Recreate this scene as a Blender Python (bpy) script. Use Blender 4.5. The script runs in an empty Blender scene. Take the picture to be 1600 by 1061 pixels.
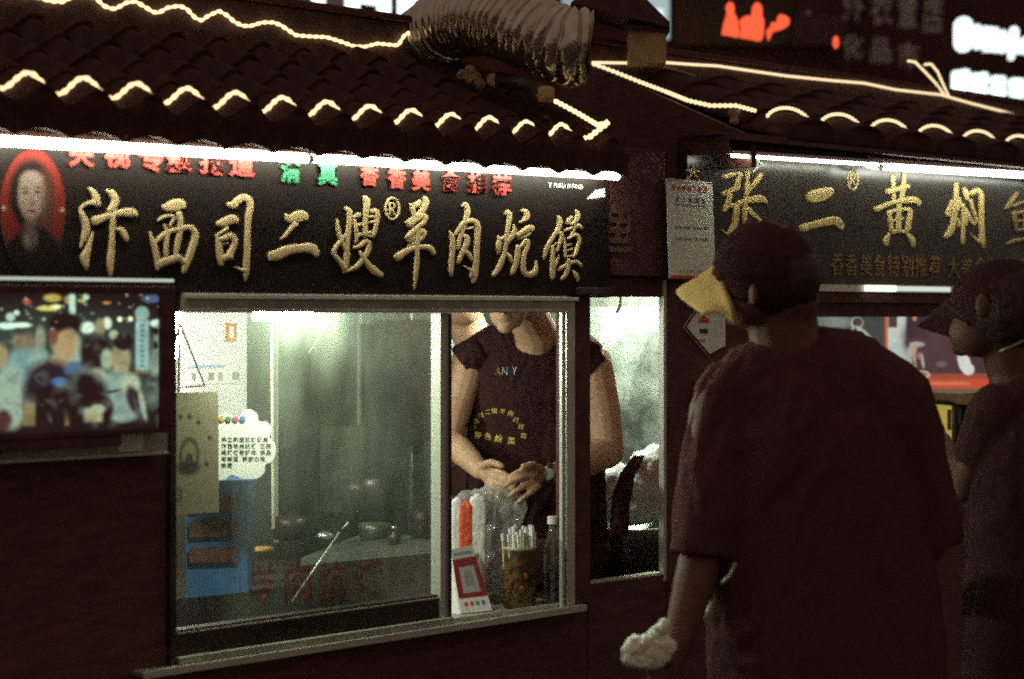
import bpy, bmesh, math, random
import numpy as np
from mathutils import Vector, Matrix, noise
from mathutils.bvhtree import BVHTree
random.seed(7)
SC = bpy.context.scene
COL = SC.collection
# ------------------------------------------------------------------ camera, world, exposure
F = 3111.0; CX = 800.0; HOR = 490.0; EYE = 1.58
Q = math.sqrt(.5)
CAM = Vector((-5*Q, -5*Q, EYE))
FWD = Vector((Q, Q, 0)); RGT = Vector((Q, -Q, 0))
cd = bpy.data.cameras.new('camera'); cam = bpy.data.objects.new('camera', cd); COL.objects.link(cam)
cam.location = CAM; cam.rotation_euler = (math.radians(90), 0, math.radians(-45))
cd.sensor_width = 36; cd.lens = F/1600*36
cd.shift_y = -(530.5-HOR)/1600
cd.clip_start = .05; cd.clip_end = 300
cd.dof.use_dof = True; cd.dof.focus_distance = 5.2; cd.dof.aperture_fstop = 2.6
SC.camera = cam
w = bpy.data.worlds.new('World'); SC.world = w; w.use_nodes = True
bg = w.node_tree.nodes['Background']
bg.inputs[0].default_value = (.32, .225, .18, 1); bg.inputs[1].default_value = .64
SC.view_settings.view_transform = 'Standard'; SC.view_settings.look = 'None'
SC.view_settings.exposure = 0; SC.view_settings.gamma = 1; SC.view_settings.use_curve_mapping = False
SC.render.engine = 'CYCLES'
cy = SC.cycles
cy.use_denoising = False
cy.use_adaptive_sampling = True; cy.adaptive_threshold = .03; cy.adaptive_min_samples = 24
cy.max_bounces = 6; cy.diffuse_bounces = 3; cy.glossy_bounces = 3; cy.transparent_max_bounces = 12
cy.sample_clamp_indirect = 1.5
cy.caustics_reflective = False; cy.caustics_refractive = False
cy.pixel_filter_type = 'GAUSSIAN'; cy.filter_width = 2.1

# ------------------------------------------------------------------ geometry helpers
def W(x, y, Y=0.0):                      # where the sight line through a photo point meets the plane at depth Y
    k = (x-CX)/F
    D = (Y+5*Q)/(Q*(1-k))
    return CAM+FWD*D+RGT*(k*D)+Vector((0, 0, (HOR-y)/F*D))
def S(x, y, D):                          # a point at a given distance from the camera
    k = (x-CX)/F
    return CAM+FWD*D+RGT*(k*D)+Vector((0, 0, (HOR-y)/F*D))
def PX(p):
    r = Vector(p)-CAM; D = r.dot(FWD)
    return CX+F*r.dot(RGT)/D, HOR-F*r.z/D
def U(x, Y=0.0): return W(x, 490, Y).x
def Z(x, y, Y=0.0): return W(x, y, Y).z

def link(name, me, mat, parent=None):
    o = bpy.data.objects.new(name, me); COL.objects.link(o)
    if mat is not None:
        me.materials.clear(); me.materials.append(mat)
    if parent is not None:
        wl = Vector((0, 0, 0)); q = parent
        while q is not None: wl += q.location; q = q.parent
        me.transform(Matrix.Translation(-wl)); o.parent = parent
    return o
def thing(name, label, cat, loc=(0, 0, 0), group=None):
    o = bpy.data.objects.new(name, None); COL.objects.link(o); o.location = loc
    o.empty_display_size = .05
    o['label'] = label; o['category'] = cat
    if group: o['group'] = group
    return o
def tag(o, label, cat, group=None):
    o['label'] = label; o['category'] = cat
    if group: o['group'] = group
    return o

class MB:
    def __init__(s): s.b = bmesh.new()
    def box(s, x0, x1, y0, y1, z0, z1, bev=0):
        g = bmesh.ops.create_cube(s.b, size=1)
        vs = g['verts']
        for v in vs:
            v.co = Vector(((x0+x1)/2+v.co.x*(x1-x0), (y0+y1)/2+v.co.y*(y1-y0), (z0+z1)/2+v.co.z*(z1-z0)))
        if bev:
            es = list({e for v in vs for e in v.link_edges})
            bmesh.ops.bevel(s.b, geom=es, offset=bev, segments=2, affect='EDGES', profile=.6)
        return s
    def slab(s, quad, n, t):               # a quad given by its corners, with thickness t along n
        n = Vector(n).normalized()*t
        a = [s.b.verts.new(Vector(p)) for p in quad]; b = [s.b.verts.new(Vector(p)+n) for p in quad]
        k = len(quad)
        s.b.faces.new(a[::-1]); s.b.faces.new(b)
        for i in range(k): s.b.faces.new((a[i], a[(i+1) % k], b[(i+1) % k], b[i]))
        return s
    def tube(s, pts, r, n=8, cap=True, closed=False):
        pts = [Vector(p) for p in pts]; m = len(pts)
        rr = r if hasattr(r, '__len__') else [r]*m
        up = Vector((0, 0, 1)); rings = []; prev = None
        for i, p in enumerate(pts):
            a = pts[(i-1) % m] if closed else pts[max(i-1, 0)]
            c = pts[(i+1) % m] if closed else pts[min(i+1, m-1)]
            t = (c-a).normalized()
            if prev is None:
                ref = up if abs(t.dot(up)) < .9 else Vector((1, 0, 0))
                nx = t.cross(ref).normalized()
            else:
                nx = (prev-t*prev.dot(t)).normalized()
            prev = nx; ny = t.cross(nx)
            rings.append([s.b.verts.new(p+(nx*math.cos(q)+ny*math.sin(q))*rr[i]) for q in [2*math.pi*j/n for j in range(n)]])
        for i in range(m if closed else m-1):
            A = rings[i]; B = rings[(i+1) % m]
            for j in range(n): s.b.faces.new((A[j], A[(j+1) % n], B[(j+1) % n], B[j]))
        if cap and not closed:
            s.b.faces.new(rings[0][::-1]); s.b.faces.new(rings[-1])
        return s
    def capsule(s, p1, r1, p2, r2, n=14):
        p1 = Vector(p1); p2 = Vector(p2); d = (p2-p1); L = d.length; t = d.normalized() if L > 1e-6 else Vector((0, 0, 1))
        pts = []; rs = []
        for a in (80, 60, 35): pts.append(p1-t*r1*math.sin(math.radians(a))); rs.append(r1*math.cos(math.radians(a)))
        pts.append(p1); rs.append(r1); pts.append(p2); rs.append(r2)
        for a in (35, 60, 80): pts.append(p2+t*r2*math.sin(math.radians(a))); rs.append(r2*math.cos(math.radians(a)))
        return s.tube(pts, rs, n)
    def chain(s, joints):                  # joints: (point, radius)
        for (a, ra), (b, rb) in zip(joints[:-1], joints[1:]): s.capsule(a, ra, b, rb)
        return s
    def ell(s, c, rad, rot=None, sub=3):
        g = bmesh.ops.create_icosphere(s.b, subdivisions=sub, radius=1)
        M = rot if rot is not None else Matrix.Identity(3)
        for v in g['verts']:
            v.co = Vector(c)+M @ Vector((v.co.x*rad[0], v.co.y*rad[1], v.co.z*rad[2]))
        return s
    def loft(s, secs, n=28):               # a trunk: (centre, half width, half depth) from top to bottom, then closed
        rings = []
        P_ = spline([(*Vector(c), a, b) for c, a, b in secs], 5)
        for q in P_:
            c = Vector(q[:3]); rings.append([s.b.verts.new(c+RGT*(q[3]*math.copysign(abs(math.cos(t))**.85, math.cos(t)))+FWD*(q[4]*math.sin(t))) for t in [2*math.pi*j/n for j in range(n)]])
        for A, B in zip(rings[:-1], rings[1:]):
            for j in range(n): s.b.faces.new((A[j], A[(j+1) % n], B[(j+1) % n], B[j]))
        s.b.faces.new(rings[0][::-1]); s.b.faces.new(rings[-1]); return s
    def lathe(s, c, prof, n=24):           # prof: (r, z) list, closed at the ends when r=0
        c = Vector(c); rings = []
        for r, z in prof:
            rings.append([s.b.verts.new(c+Vector((r*math.cos(a), r*math.sin(a), z))) for a in [2*math.pi*j/n for j in range(n)]])
        for A, B in zip(rings[:-1], rings[1:]):
            for j in range(n): s.b.faces.new((A[j], A[(j+1) % n], B[(j+1) % n], B[j]))
        s.b.faces.new(rings[0][::-1]); s.b.faces.new(rings[-1])
        return s
    def mesh(s, name='m', smooth=False):
        bmesh.ops.recalc_face_normals(s.b, faces=s.b.faces[:])
        me = bpy.data.meshes.new(name); s.b.to_mesh(me); s.b.free()
        if smooth: me.polygons.foreach_set('use_smooth', [True]*len(me.polygons))
        return me
    def build(s, name, mat, parent=None, smooth=False):
        return link(name, s.mesh(name, smooth), mat, parent)

VR = Matrix((RGT, FWD, Vector((0, 0, 1)))).transposed()      # columns: sideways, away, up
def rotv(roll=0, pitch=0, yaw=0):
    return VR @ Matrix.Rotation(math.radians(yaw), 3, 'Z') @ Matrix.Rotation(math.radians(pitch), 3, 'X') @ Matrix.Rotation(math.radians(roll), 3, 'Y')

def organic(mb, name, mat, parent, voxel=.006, smooth=4, wrinkle=0, wscale=9, decim=None, post=None):
    me = mb.mesh(name)
    t = bpy.data.objects.new('tmp', me); COL.objects.link(t)
    m = t.modifiers.new('r', 'REMESH'); m.mode = 'VOXEL'; m.voxel_size = voxel; m.use_smooth_shade = True
    if smooth:
        s = t.modifiers.new('s', 'SMOOTH'); s.factor = .6; s.iterations = smooth
    dg = bpy.context.evaluated_depsgraph_get(); dg.update()
    out = bpy.data.meshes.new_from_object(t.evaluated_get(dg))
    bpy.data.objects.remove(t); bpy.data.meshes.remove(me)
    if wrinkle:
        no = [v.normal.copy() for v in out.vertices]
        for v, n in zip(out.vertices, no):
            c = v.co
            q = Vector((c.x*wscale, c.y*wscale, c.z*wscale*.55))
            f = noise.fractal(q+Vector((noise.noise(q*1.7), noise.noise(q*1.3+Vector((5, 0, 0))), 0))*1.3, 1, 2, 3)
            v.co = c+n*wrinkle*(1-abs(f)*2.4)
    if post: post(out)
    out.polygons.foreach_set('use_smooth', [True]*len(out.polygons))
    return link(name, out, mat, parent)

# ------------------------------------------------------------------ materials
def mat(name, col, rough=.6, metal=0, var=.25, scale=30, bump=.15, bscale=None, spec=.5, emit=None, es=0, alpha=1, stretch=(1, 1, 1), col2=None, aniso=0):
    m = bpy.data.materials.new(name); m.use_nodes = True; nt = m.node_tree; N = nt.nodes; L = nt.links
    b = N['Principled BSDF']
    b.inputs['Roughness'].default_value = rough; b.inputs['Metallic'].default_value = metal
    b.inputs['Specular IOR Level'].default_value = spec; b.inputs['Alpha'].default_value = alpha
    tc = N.new('ShaderNodeTexCoord'); mp = N.new('ShaderNodeMapping'); L.new(tc.outputs['Object'], mp.inputs['Vector'])
    mp.inputs['Scale'].default_value = stretch
    nz = N.new('ShaderNodeTexNoise'); nz.inputs['Scale'].default_value = scale; nz.inputs['Detail'].default_value = 6
    L.new(mp.outputs[0], nz.inputs['Vector'])
    mx = N.new('ShaderNodeMix'); mx.data_type = 'RGBA'
    c2 = col2 if col2 else tuple(c*(1-var) for c in col)
    c1 = col if col2 else tuple(min(1, c*(1+var*.5)) for c in col)
    mx.inputs[6].default_value = (*c1, 1); mx.inputs[7].default_value = (*c2, 1)
    rp = N.new('ShaderNodeValToRGB'); rp.color_ramp.elements[0].position = .35; rp.color_ramp.elements[1].position = .65
    L.new(nz.outputs['Fac'], rp.inputs[0]); L.new(rp.outputs[0], mx.inputs[0]); L.new(mx.outputs[2], b.inputs['Base Color'])
    if bump:
        n2 = N.new('ShaderNodeTexNoise'); n2.inputs['Scale'].default_value = bscale or scale*4; n2.inputs['Detail'].default_value = 4
        L.new(mp.outputs[0], n2.inputs['Vector'])
        bp = N.new('ShaderNodeBump'); bp.inputs['Strength'].default_value = bump; bp.inputs['Distance'].default_value = .01
        L.new(n2.outputs['Fac'], bp.inputs['Height']); L.new(bp.outputs[0], b.inputs['Normal'])
        r2 = N.new('ShaderNodeMapRange'); r2.inputs[3].default_value = max(.03, rough-.12); r2.inputs[4].default_value = min(1, rough+.12)
        L.new(nz.outputs['Fac'], r2.inputs[0]); L.new(r2.outputs[0], b.inputs['Roughness'])
    if emit:
        b.inputs['Emission Color'].default_value = (*emit, 1); b.inputs['Emission Strength'].default_value = es
    return m
def lamp(name, col, s):
    m = bpy.data.materials.new(name); m.use_nodes = True; nt = m.node_tree
    nt.nodes.remove(nt.nodes['Principled BSDF'])
    e = nt.nodes.new('ShaderNodeEmission'); e.inputs[0].default_value = (*col, 1); e.inputs[1].default_value = s
    nt.links.new(e.outputs[0], nt.nodes['Material Output'].inputs[0]); return m
def painted(name, rough=.5, emis=0.0, spec=.4):
    m = bpy.data.materials.new(name); m.use_nodes = True; nt = m.node_tree; b = nt.nodes['Principled BSDF']
    a = nt.nodes.new('ShaderNodeVertexColor'); a.layer_name = 'print'
    b.inputs['Roughness'].default_value = rough; b.inputs['Specular IOR Level'].default_value = spec
    if emis:
        b.inputs['Base Color'].default_value = (.02, .015, .015, 1)
        m.cycles.emission_sampling = 'NONE'
        nt.links.new(a.outputs[0], b.inputs['Emission Color']); b.inputs['Emission Strength'].default_value = emis
    else:
        nt.links.new(a.outputs[0], b.inputs['Base Color'])
    return m
def fogged(name, lo, hi, tint=(.72, .85, .68), streak=(6, 6, 1.6), gloss=.07, trans=.55):
    m = bpy.data.materials.new(name); m.use_nodes = True; nt = m.node_tree; N = nt.nodes; L = nt.links
    N.remove(N['Principled BSDF'])
    out = N['Material Output']
    tr = N.new('ShaderNodeBsdfTransparent'); tr.inputs[0].default_value = (.93, .96, .94, 1)
    gl = N.new('ShaderNodeBsdfGlossy'); gl.inputs['Roughness'].default_value = .08
    df = N.new('ShaderNodeBsdfDiffuse'); df.inputs[0].default_value = (*tint, 1)
    tl = N.new('ShaderNodeBsdfTranslucent'); tl.inputs[0].default_value = (*tint, 1)
    m1 = N.new('ShaderNodeMixShader'); m1.inputs[0].default_value = trans; L.new(df.outputs[0], m1.inputs[1]); L.new(tl.outputs[0], m1.inputs[2])
    m2 = N.new('ShaderNodeMixShader'); m2.inputs[0].default_value = gloss; L.new(tr.outputs[0], m2.inputs[1]); L.new(gl.outputs[0], m2.inputs[2])
    tc = N.new('ShaderNodeTexCoord'); mp = N.new('ShaderNodeMapping'); mp.inputs['Scale'].default_value = streak
    L.new(tc.outputs['Object'], mp.inputs[0])
    nz = N.new('ShaderNodeTexNoise'); nz.inputs['Scale'].default_value = 1; nz.inputs['Detail'].default_value = 8; nz.inputs['Roughness'].default_value = .6
    L.new(mp.outputs[0], nz.inputs['Vector'])
    nz2 = N.new('ShaderNodeTexNoise'); nz2.inputs['Scale'].default_value = 2.6; nz2.inputs['Detail'].default_value = 3
    L.new(tc.outputs['Object'], nz2.inputs['Vector'])
    mu = N.new('ShaderNodeMath'); mu.operation = 'MULTIPLY'; L.new(nz.outputs['Fac'], mu.inputs[0]); L.new(nz2.outputs['Fac'], mu.inputs[1])
    mr = N.new('ShaderNodeMapRange'); mr.inputs[1].default_value = .12; mr.inputs[2].default_value = .42; mr.inputs[3].default_value = lo; mr.inputs[4].default_value = hi
    L.new(mu.outputs[0], mr.inputs[0])
    m3 = N.new('ShaderNodeMixShader'); L.new(mr.outputs[0], m3.inputs[0]); L.new(m2.outputs[0], m3.inputs[1]); L.new(m1.outputs[0], m3.inputs[2])
    L.new(m3.outputs[0], out.inputs[0]); return m

BLK = (.105, .044, .039)
M = dict(
    black=mat('black paint', BLK, .55, var=.3, spec=.25),
    wood=mat('dark stained wood', (.120, .050, .042), .65, var=.3, scale=14, stretch=(1, 1, 6), spec=.25),
    signblack=mat('sign black lacquer', (.015, .009, .0075), .5, var=.3, scale=9, bump=.05, spec=.15),
    signgloss=mat('glossy sign black', (.034, .028, .022), .25, var=.3, scale=6, bump=.03, spec=.4),
    gold=mat('gold leaf lettering', (.70, .54, .26), .5, metal=.05, var=.12, scale=60, bump=.05, bscale=300),
    goldr=mat('gold lettering bright', (.72, .56, .21), .42, metal=.05, var=.12, scale=60, bump=.05, bscale=300),
    golddim=mat('tarnished gold lettering', (.28, .18, .07), .5, metal=.3, var=.3, scale=80),
    bronze=mat('dark bronze lettering', (.12, .06, .035), .6, var=.3, scale=60),
    red=mat('red vinyl letters', (.44, .050, .032), .45, var=.2),
    green=mat('green vinyl letters', (.035, .25, .11), .45, var=.2),
    tile=mat('charcoal roof tile', (.066, .026, .021), .85, var=.4, scale=22, bump=.6, bscale=90, spec=.25),
    ridge=mat('roof ridge timber', (.085, .05, .038), .7, var=.4, scale=18),
    soffit=mat('pale soffit board', (.42, .36, .22), .7, var=.3, scale=20),
    alu=mat('brushed aluminium', (.62, .64, .54), .38, metal=.3, var=.15, scale=16, stretch=(1, 1, 12), bump=.06),
    aludark=mat('dull aluminium', (.36, .36, .29), .42, metal=.3, var=.25, scale=16, bump=.06),
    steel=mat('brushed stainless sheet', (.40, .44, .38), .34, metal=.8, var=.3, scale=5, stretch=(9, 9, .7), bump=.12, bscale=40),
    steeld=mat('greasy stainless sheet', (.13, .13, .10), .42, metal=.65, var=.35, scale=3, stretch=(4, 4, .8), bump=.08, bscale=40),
    darksteel=mat('sooty steel', (.07, .05, .042), .4, metal=.5, var=.4, scale=12),
    foil=mat('crinkled foil duct', (.56, .52, .44), .22, metal=.95, var=.2, scale=25, bump=.25, bscale=60),
    wire=mat('black rubber', (.04, .025, .022), .5, var=.2),
    tan=mat('tan painted metal', (.52, .36, .17), .6, var=.25, scale=18),
    tape=mat('aged tape', (.42, .30, .14), .6, var=.3, scale=40, bump=.5),
    paper=mat('white paper', (.80, .86, .74), .7, var=.06, scale=12, bump=.05),
    white=mat('white plastic', (.8, .8, .76), .35, var=.06, scale=12, bump=.05),
    ink=mat('black print ink', (.05, .04, .035), .6, var=.1, bump=0),
    inkred=mat('red print ink', (.62, .08, .04), .6, var=.1, bump=0),
    inkyel=mat('yellow printed ink', (.62, .48, .10), .6, var=.2, bump=0),
    inkblue=mat('pale blue print ink', (.45, .62, .72), .6, var=.2, bump=0),
    blue=mat('blue plastic panel', (.035, .13, .33), .45, var=.3, scale=10),
    card=mat('grey card', (.26, .235, .17), .75, var=.3, scale=16),
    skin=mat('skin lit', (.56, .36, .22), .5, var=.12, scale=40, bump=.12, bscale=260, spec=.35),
    skin2=mat('skin in shade', (.145, .07, .048), .55, var=.15, scale=40, bump=.1, bscale=260, spec=.3),  # customers' skin: the shade they stand in is put into the colour
    shirt=mat('black cotton', (.078, .034, .031), .9, var=.15, scale=60, bump=.4, bscale=500, spec=.1),
    shirt2=mat('black jersey', (.098, .041, .037), .9, var=.1, scale=50, bump=.4, bscale=500, spec=.1),
    trousers=mat('dark trousers', (.06, .03, .03), .9, var=.3, scale=50, spec=.1),
    hair=mat('black hair', (.066, .029, .027), .6, var=.4, scale=60, stretch=(1, 1, .2), bump=.6, bscale=200, spec=.3),
    cap=mat('black cap cotton', (.066, .029, .027), .9, var=.25, scale=80, bump=.4, bscale=400, spec=.1),
    brim=mat('straw coloured cap brim', (.80, .56, .17), .75, var=.12, scale=45, bump=.3, bscale=200),
    tin=mat('gold patterned tin', (.20, .14, .045), .35, metal=.4, var=.6, scale=55, col2=(.07, .035, .018), bump=.2),
    stick=mat('pale bamboo', (.72, .58, .33), .6, var=.2, scale=40, stretch=(3, 3, .3)),
    bread=mat('golden flatbread', (.62, .38, .12), .8, var=.4, scale=40, bump=.6),
    concrete=mat('worn paving', (.10, .075, .065), .55, var=.4, scale=3, bump=.4),
    far=mat('far wall', (.105, .042, .036), .9, var=.3, scale=1.2, spec=.1),
    far2=mat('far brown wall', (.13, .08, .055), .9, var=.3, scale=1.5, spec=.1),
    greyl=mat('unlit grey letters', (.42, .38, .34), .7, var=.2),
    yellow=mat('yellow carton with added glow', (.72, .62, .14), .6, var=.25, scale=14, emit=(.62, .50, .09), es=.55),  # emission added to brighten the box, which is no lamp
    rope=lamp('warm rope light', (1, .68, .34), 2.0),
    ropeR=lamp('warm rope light on right roof', (1, .76, .44), 1.25),
    ropeD=lamp('thin dim rope light', (1, .62, .25), 1.3),
    tube=lamp('tube light', (.95, 1, .82), 34),
    tubeR=lamp('bright tube on right stall', (.96, 1, .86), 20),
    tubedim=lamp('dim tube', (.95, 1, .80), 1.6),
    lampin=lamp('fluorescent inside', (.92, 1, .78), 500),
    lampin2=lamp('fluorescent right bay', (.90, 1, .83), 420),
    ledline=lamp('led edge line', (.80, .90, .74), .62),
    neonw=lamp('cold white lettering', (.80, 1, .95), 2.6),
    neonr=lamp('orange red lamp shapes', (1, .115, .045), 1.25),
    pane=fogged('steamed glass', .004, .12),
    clear=fogged('clear plastic', .28, .72, tint=(.8, .85, .8), streak=(30, 30, 30), gloss=.12),
)
def mk_glass(name, a=.12):
    return fogged(name, .02, a, streak=(5, 5, 5), gloss=.14)
M['bottle'] = mk_glass('bottle plastic', .22)

for k_ in ('neonw', 'neonr', 'ledline', 'tubedim', 'ropeD'): M[k_].cycles.emission_sampling = 'NONE'
# ------------------------------------------------------------------ lettering
_fc = {}
def glyph_mesh(ch, bold=.012, res=2, ext=0.0):
    key = (ch, bold, res, ext)
    if key in _fc: return _fc[key].copy()
    c = bpy.data.curves.new('t', 'FONT'); c.body = ch; c.offset = bold; c.resolution_u = res; c.extrude = ext; c.fill_mode = 'BOTH' if ext else 'FRONT'
    o = bpy.data.objects.new('t', c); COL.objects.link(o)
    dg = bpy.context.evaluated_depsgraph_get(); dg.update()
    me = bpy.data.meshes.new_from_object(o.evaluated_get(dg))
    bpy.data.objects.remove(o); bpy.data.curves.remove(c)
    _fc[key] = me
    return me.copy()
def glyph(ch, x0, x1, y0, y1, Y, name, m, parent, bold=.012, depth=.004, fit=True):
    """one character filling the photo box x0..x1, y0..y1 on the facade plane Y; depth is its relief"""
    u0, u1 = U(x0, Y), U(x1, Y); xm = (x0+x1)/2; z1, z0 = Z(xm, y0, Y), Z(xm, y1, Y)
    me = glyph_mesh(ch, bold, 2, .5 if depth else 0)
    co = np.empty(len(me.vertices)*3); me.vertices.foreach_get('co', co); co = co.reshape(-1, 3)
    if fit: a, b_ = co.min(0), co.max(0)
    else: a, b_ = np.array([0, -.1, 0]), np.array([1, .9, 0])
    n = np.empty_like(co)
    n[:, 0] = u0+(co[:, 0]-a[0])/(b_[0]-a[0])*(u1-u0)
    n[:, 2] = z0+(co[:, 1]-a[1])/(b_[1]-a[1])*(z1-z0)
    n[:, 1] = Y-.0006-(co[:, 2]+.5)*depth if depth else Y
    me.vertices.foreach_set('co', n.ravel()); me.update()
    return link(name, me, m, parent)
def textline(txt, o, ex, ey, en, size, adv, name, m, parent, bold=.008, lift=.0012):
    """a line of flat print: o origin, ex along, ey up, en towards the reader; one mesh"""
    vs = []; fs = []; x = 0
    for ch in txt:
        if ch != ' ':
            me = glyph_mesh(ch, bold, 1, 0); base = len(vs)
            for v in me.vertices: vs.append(o+ex*(x+v.co.x*size)+ey*(v.co.y*size)+en*lift)
            for p in me.polygons: fs.append([base+i for i in p.vertices])
            bpy.data.meshes.remove(me)
            x += adv if ord(ch) > 255 else adv*.6
        else: x += adv*.5
    me = bpy.data.meshes.new(name); me.from_pydata(vs, [], fs)
    return link(name, me, m, parent)

def spline(p, n=5):
    p = [np.array(q, float) for q in p]
    if len(p) < 3:
        return [p[0]+(p[1]-p[0])*t for t in np.linspace(0, 1, 6)]
    P = [2*p[0]-p[1]]+p+[2*p[-1]-p[-2]]; out = []
    for i in range(1, len(P)-2):
        for k in range(n):
            t = k/n
            out.append(.5*((2*P[i])+(-P[i-1]+P[i+1])*t+(2*P[i-1]-5*P[i]+4*P[i+1]-P[i+2])*t*t+(-P[i-1]+3*P[i]-3*P[i+1]+P[i+2])*t**3))
    out.append(p[-1]); return out
PROF = [(-1, 0), (-.97, .5), (-.86, .86), (-.62, 1), (0, 1.0), (.62, 1), (.86, .86), (.97, .5), (1, 0)]
def brush(strokes, ox, oy, sc, Y, h, name, m, parent, wf=1.0):
    """a brush-written character: every stroke a raised ribbon of changing width on the plane Y"""
    b = bmesh.new()
    for si, st in enumerate(strokes):
        pts = spline(st); m_ = len(pts)
        hh = h*(1+.06*((si*37) % 7))
        rows = []
        xy = np.array([q[:2] for q in pts]); tn = np.gradient(xy, axis=0); tn /= np.maximum(np.linalg.norm(tn, axis=1, keepdims=True), 1e-6)
        wd = np.maximum(np.array([q[2] for q in pts])*wf, 6)
        e0 = (xy[0]-tn[0]*wd[0]*.30, tn[0], wd[0]*.55); e1 = (xy[-1]+tn[-1]*wd[-1]*.30, tn[-1], wd[-1]*.55)
        seq = [(*e0, .35)]+[(xy[i], tn[i], wd[i], 1) for i in range(m_)]+[(*e1, .35)]
        for c, t, w_, hf in seq:
            nrm = np.array([-t[1], t[0]]); row = []
            for a, z in PROF:
                q = c+nrm*a*w_/2
                p = W(ox+q[0]/sc, oy+q[1]/sc, Y); p = Vector((p.x, Y-.0004-z*hf*hh*min(1, .35+w_/60), p.z))
                row.append(b.verts.new(p))
            rows.append(row)
        for A, B in zip(rows[:-1], rows[1:]):
            for j in range(len(PROF)-1): b.faces.new((A[j], A[j+1], B[j+1], B[j]))
        b.faces.new(rows[0][::-1]); b.faces.new(rows[-1])
    bmesh.ops.recalc_face_normals(b, faces=b.faces[:])
    me = bpy.data.meshes.new(name); b.to_mesh(me); b.free()
    me.polygons.foreach_set('use_smooth', [True]*len(me.polygons))
    return link(name, me, m, parent)

# ------------------------------------------------------------------ prints: colour laid down on a dense sheet
class Paint:
    def __init__(s, X, Y, base):
        s.X, s.Y = X, Y; s.c = np.ones(X.shape+(3,))*np.array(base)
    def mix(s, a, col): s.c = s.c*(1-a[..., None])+np.array(col)*a[..., None]; return s
    def ell(s, cx, cy, rx, ry, col, soft=.2, rot=0, op=1):
        r = math.radians(rot); dx, dy = s.X-cx, s.Y-cy
        a = dx*math.cos(r)+dy*math.sin(r); b = -dx*math.sin(r)+dy*math.cos(r)
        d = np.sqrt((a/rx)**2+(b/ry)**2)
        return s.mix(np.clip((1+soft/2-d)/soft, 0, 1)*op, col)
    def rect(s, x0, x1, y0, y1, col, soft=2, op=1):
        a = np.clip((s.X-x0)/soft+.5, 0, 1)*np.clip((x1-s.X)/soft+.5, 0, 1)*np.clip((s.Y-y0)/soft+.5, 0, 1)*np.clip((y1-s.Y)/soft+.5, 0, 1)
        return s.mix(a*op, col)
    def grain(s, k, seed=1):
        r = np.random.RandomState(seed); s.c = np.clip(s.c*(1+k*(r.rand(*s.X.shape)[..., None]-.5)), 0, 2); return s
def sheet(name, m, parent, corners, n, fn, thick=.002, mask=None, base=(.5, .5, .5), uv=False):
    """corners: tl, tr, br, bl (3-D); fn(Paint) paints in photo coordinates, or in 0..1 when uv"""
    tl, tr, br, bl = [np.array(c) for c in corners]; nx, ny = n
    s = np.linspace(0, 1, nx+1)[None, :, None]; t = np.linspace(0, 1, ny+1)[:, None, None]
    P = (tl*(1-s)+tr*s)*(1-t)+(bl*(1-s)+br*s)*t
    if uv:
        X = np.broadcast_to(s[..., 0], P.shape[:2]); Y = np.broadcast_to(t[..., 0], P.shape[:2])
    else:
        r = P-np.array(CAM); D = r@np.array(FWD); X = CX+F*(r@np.array(RGT))/D; Y = HOR-F*r[..., 2]/D
    pt = Paint(X, Y, base); fn(pt)
    c = pt.c.reshape(-1, 3)
    idx = np.arange((nx+1)*(ny+1)).reshape(ny+1, nx+1)
    f = np.stack([idx[:-1, :-1], idx[1:, :-1], idx[1:, 1:], idx[:-1, 1:]], -1).reshape(-1, 4)
    if mask is not None:
        mk = mask(X, Y); keep = (mk[:-1, :-1] & mk[1:, :-1] & mk[1:, 1:] & mk[:-1, 1:]).ravel(); f = f[keep]
    me = bpy.data.meshes.new(name); me.from_pydata(P.reshape(-1, 3).tolist(), [], f.tolist())
    a = me.color_attributes.new('print', 'FLOAT_COLOR', 'POINT')
    a.data.foreach_set('color', np.concatenate([c, np.ones((len(c), 1))], 1).ravel())
    o = link(name, me, m, parent)
    return o
def rect3(x0, x1, y0, y1, Y, ref=None):
    """corners of an upright rectangle on plane Y through photo columns x0, x1; rows read at ref"""
    ref = x0 if ref is None else ref
    u0, u1 = U(x0, Y), U(x1, Y); zt, zb = Z(ref, y0, Y), Z(ref, y1, Y)
    return [Vector((u0, Y, zt)), Vector((u1, Y, zt)), Vector((u1, Y, zb)), Vector((u0, Y, zb))]

# ================================================================== SETTING
g = MB().slab([(-60, -60, 0), (60, -60, 0), (60, 60, 0), (-60, 60, 0)], (0, 0, -1), .1).build('ground', M['concrete']); g['kind'] = 'structure'
for i in range(-6, 7):
    for j in range(0, 5):
        if random.random() < .99:
            t_ = MB().box(i*.6-.297, i*.6+.297, -.7-j*.6-.297, -.7-j*.6+.297, .004, .018+random.random()*.003, .003).build('paving_stone', M['concrete'], g)

# ================================================================== LEFT STALL
UL0 = -2.6; UL1 = .95               # the left stall runs from here to here
ledge = .829
st = thing('food_stall', 'left food stall with black sign, steamed sliding window and tiled roof with rope lights', 'food stall', (-.8, .6, 0))
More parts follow.
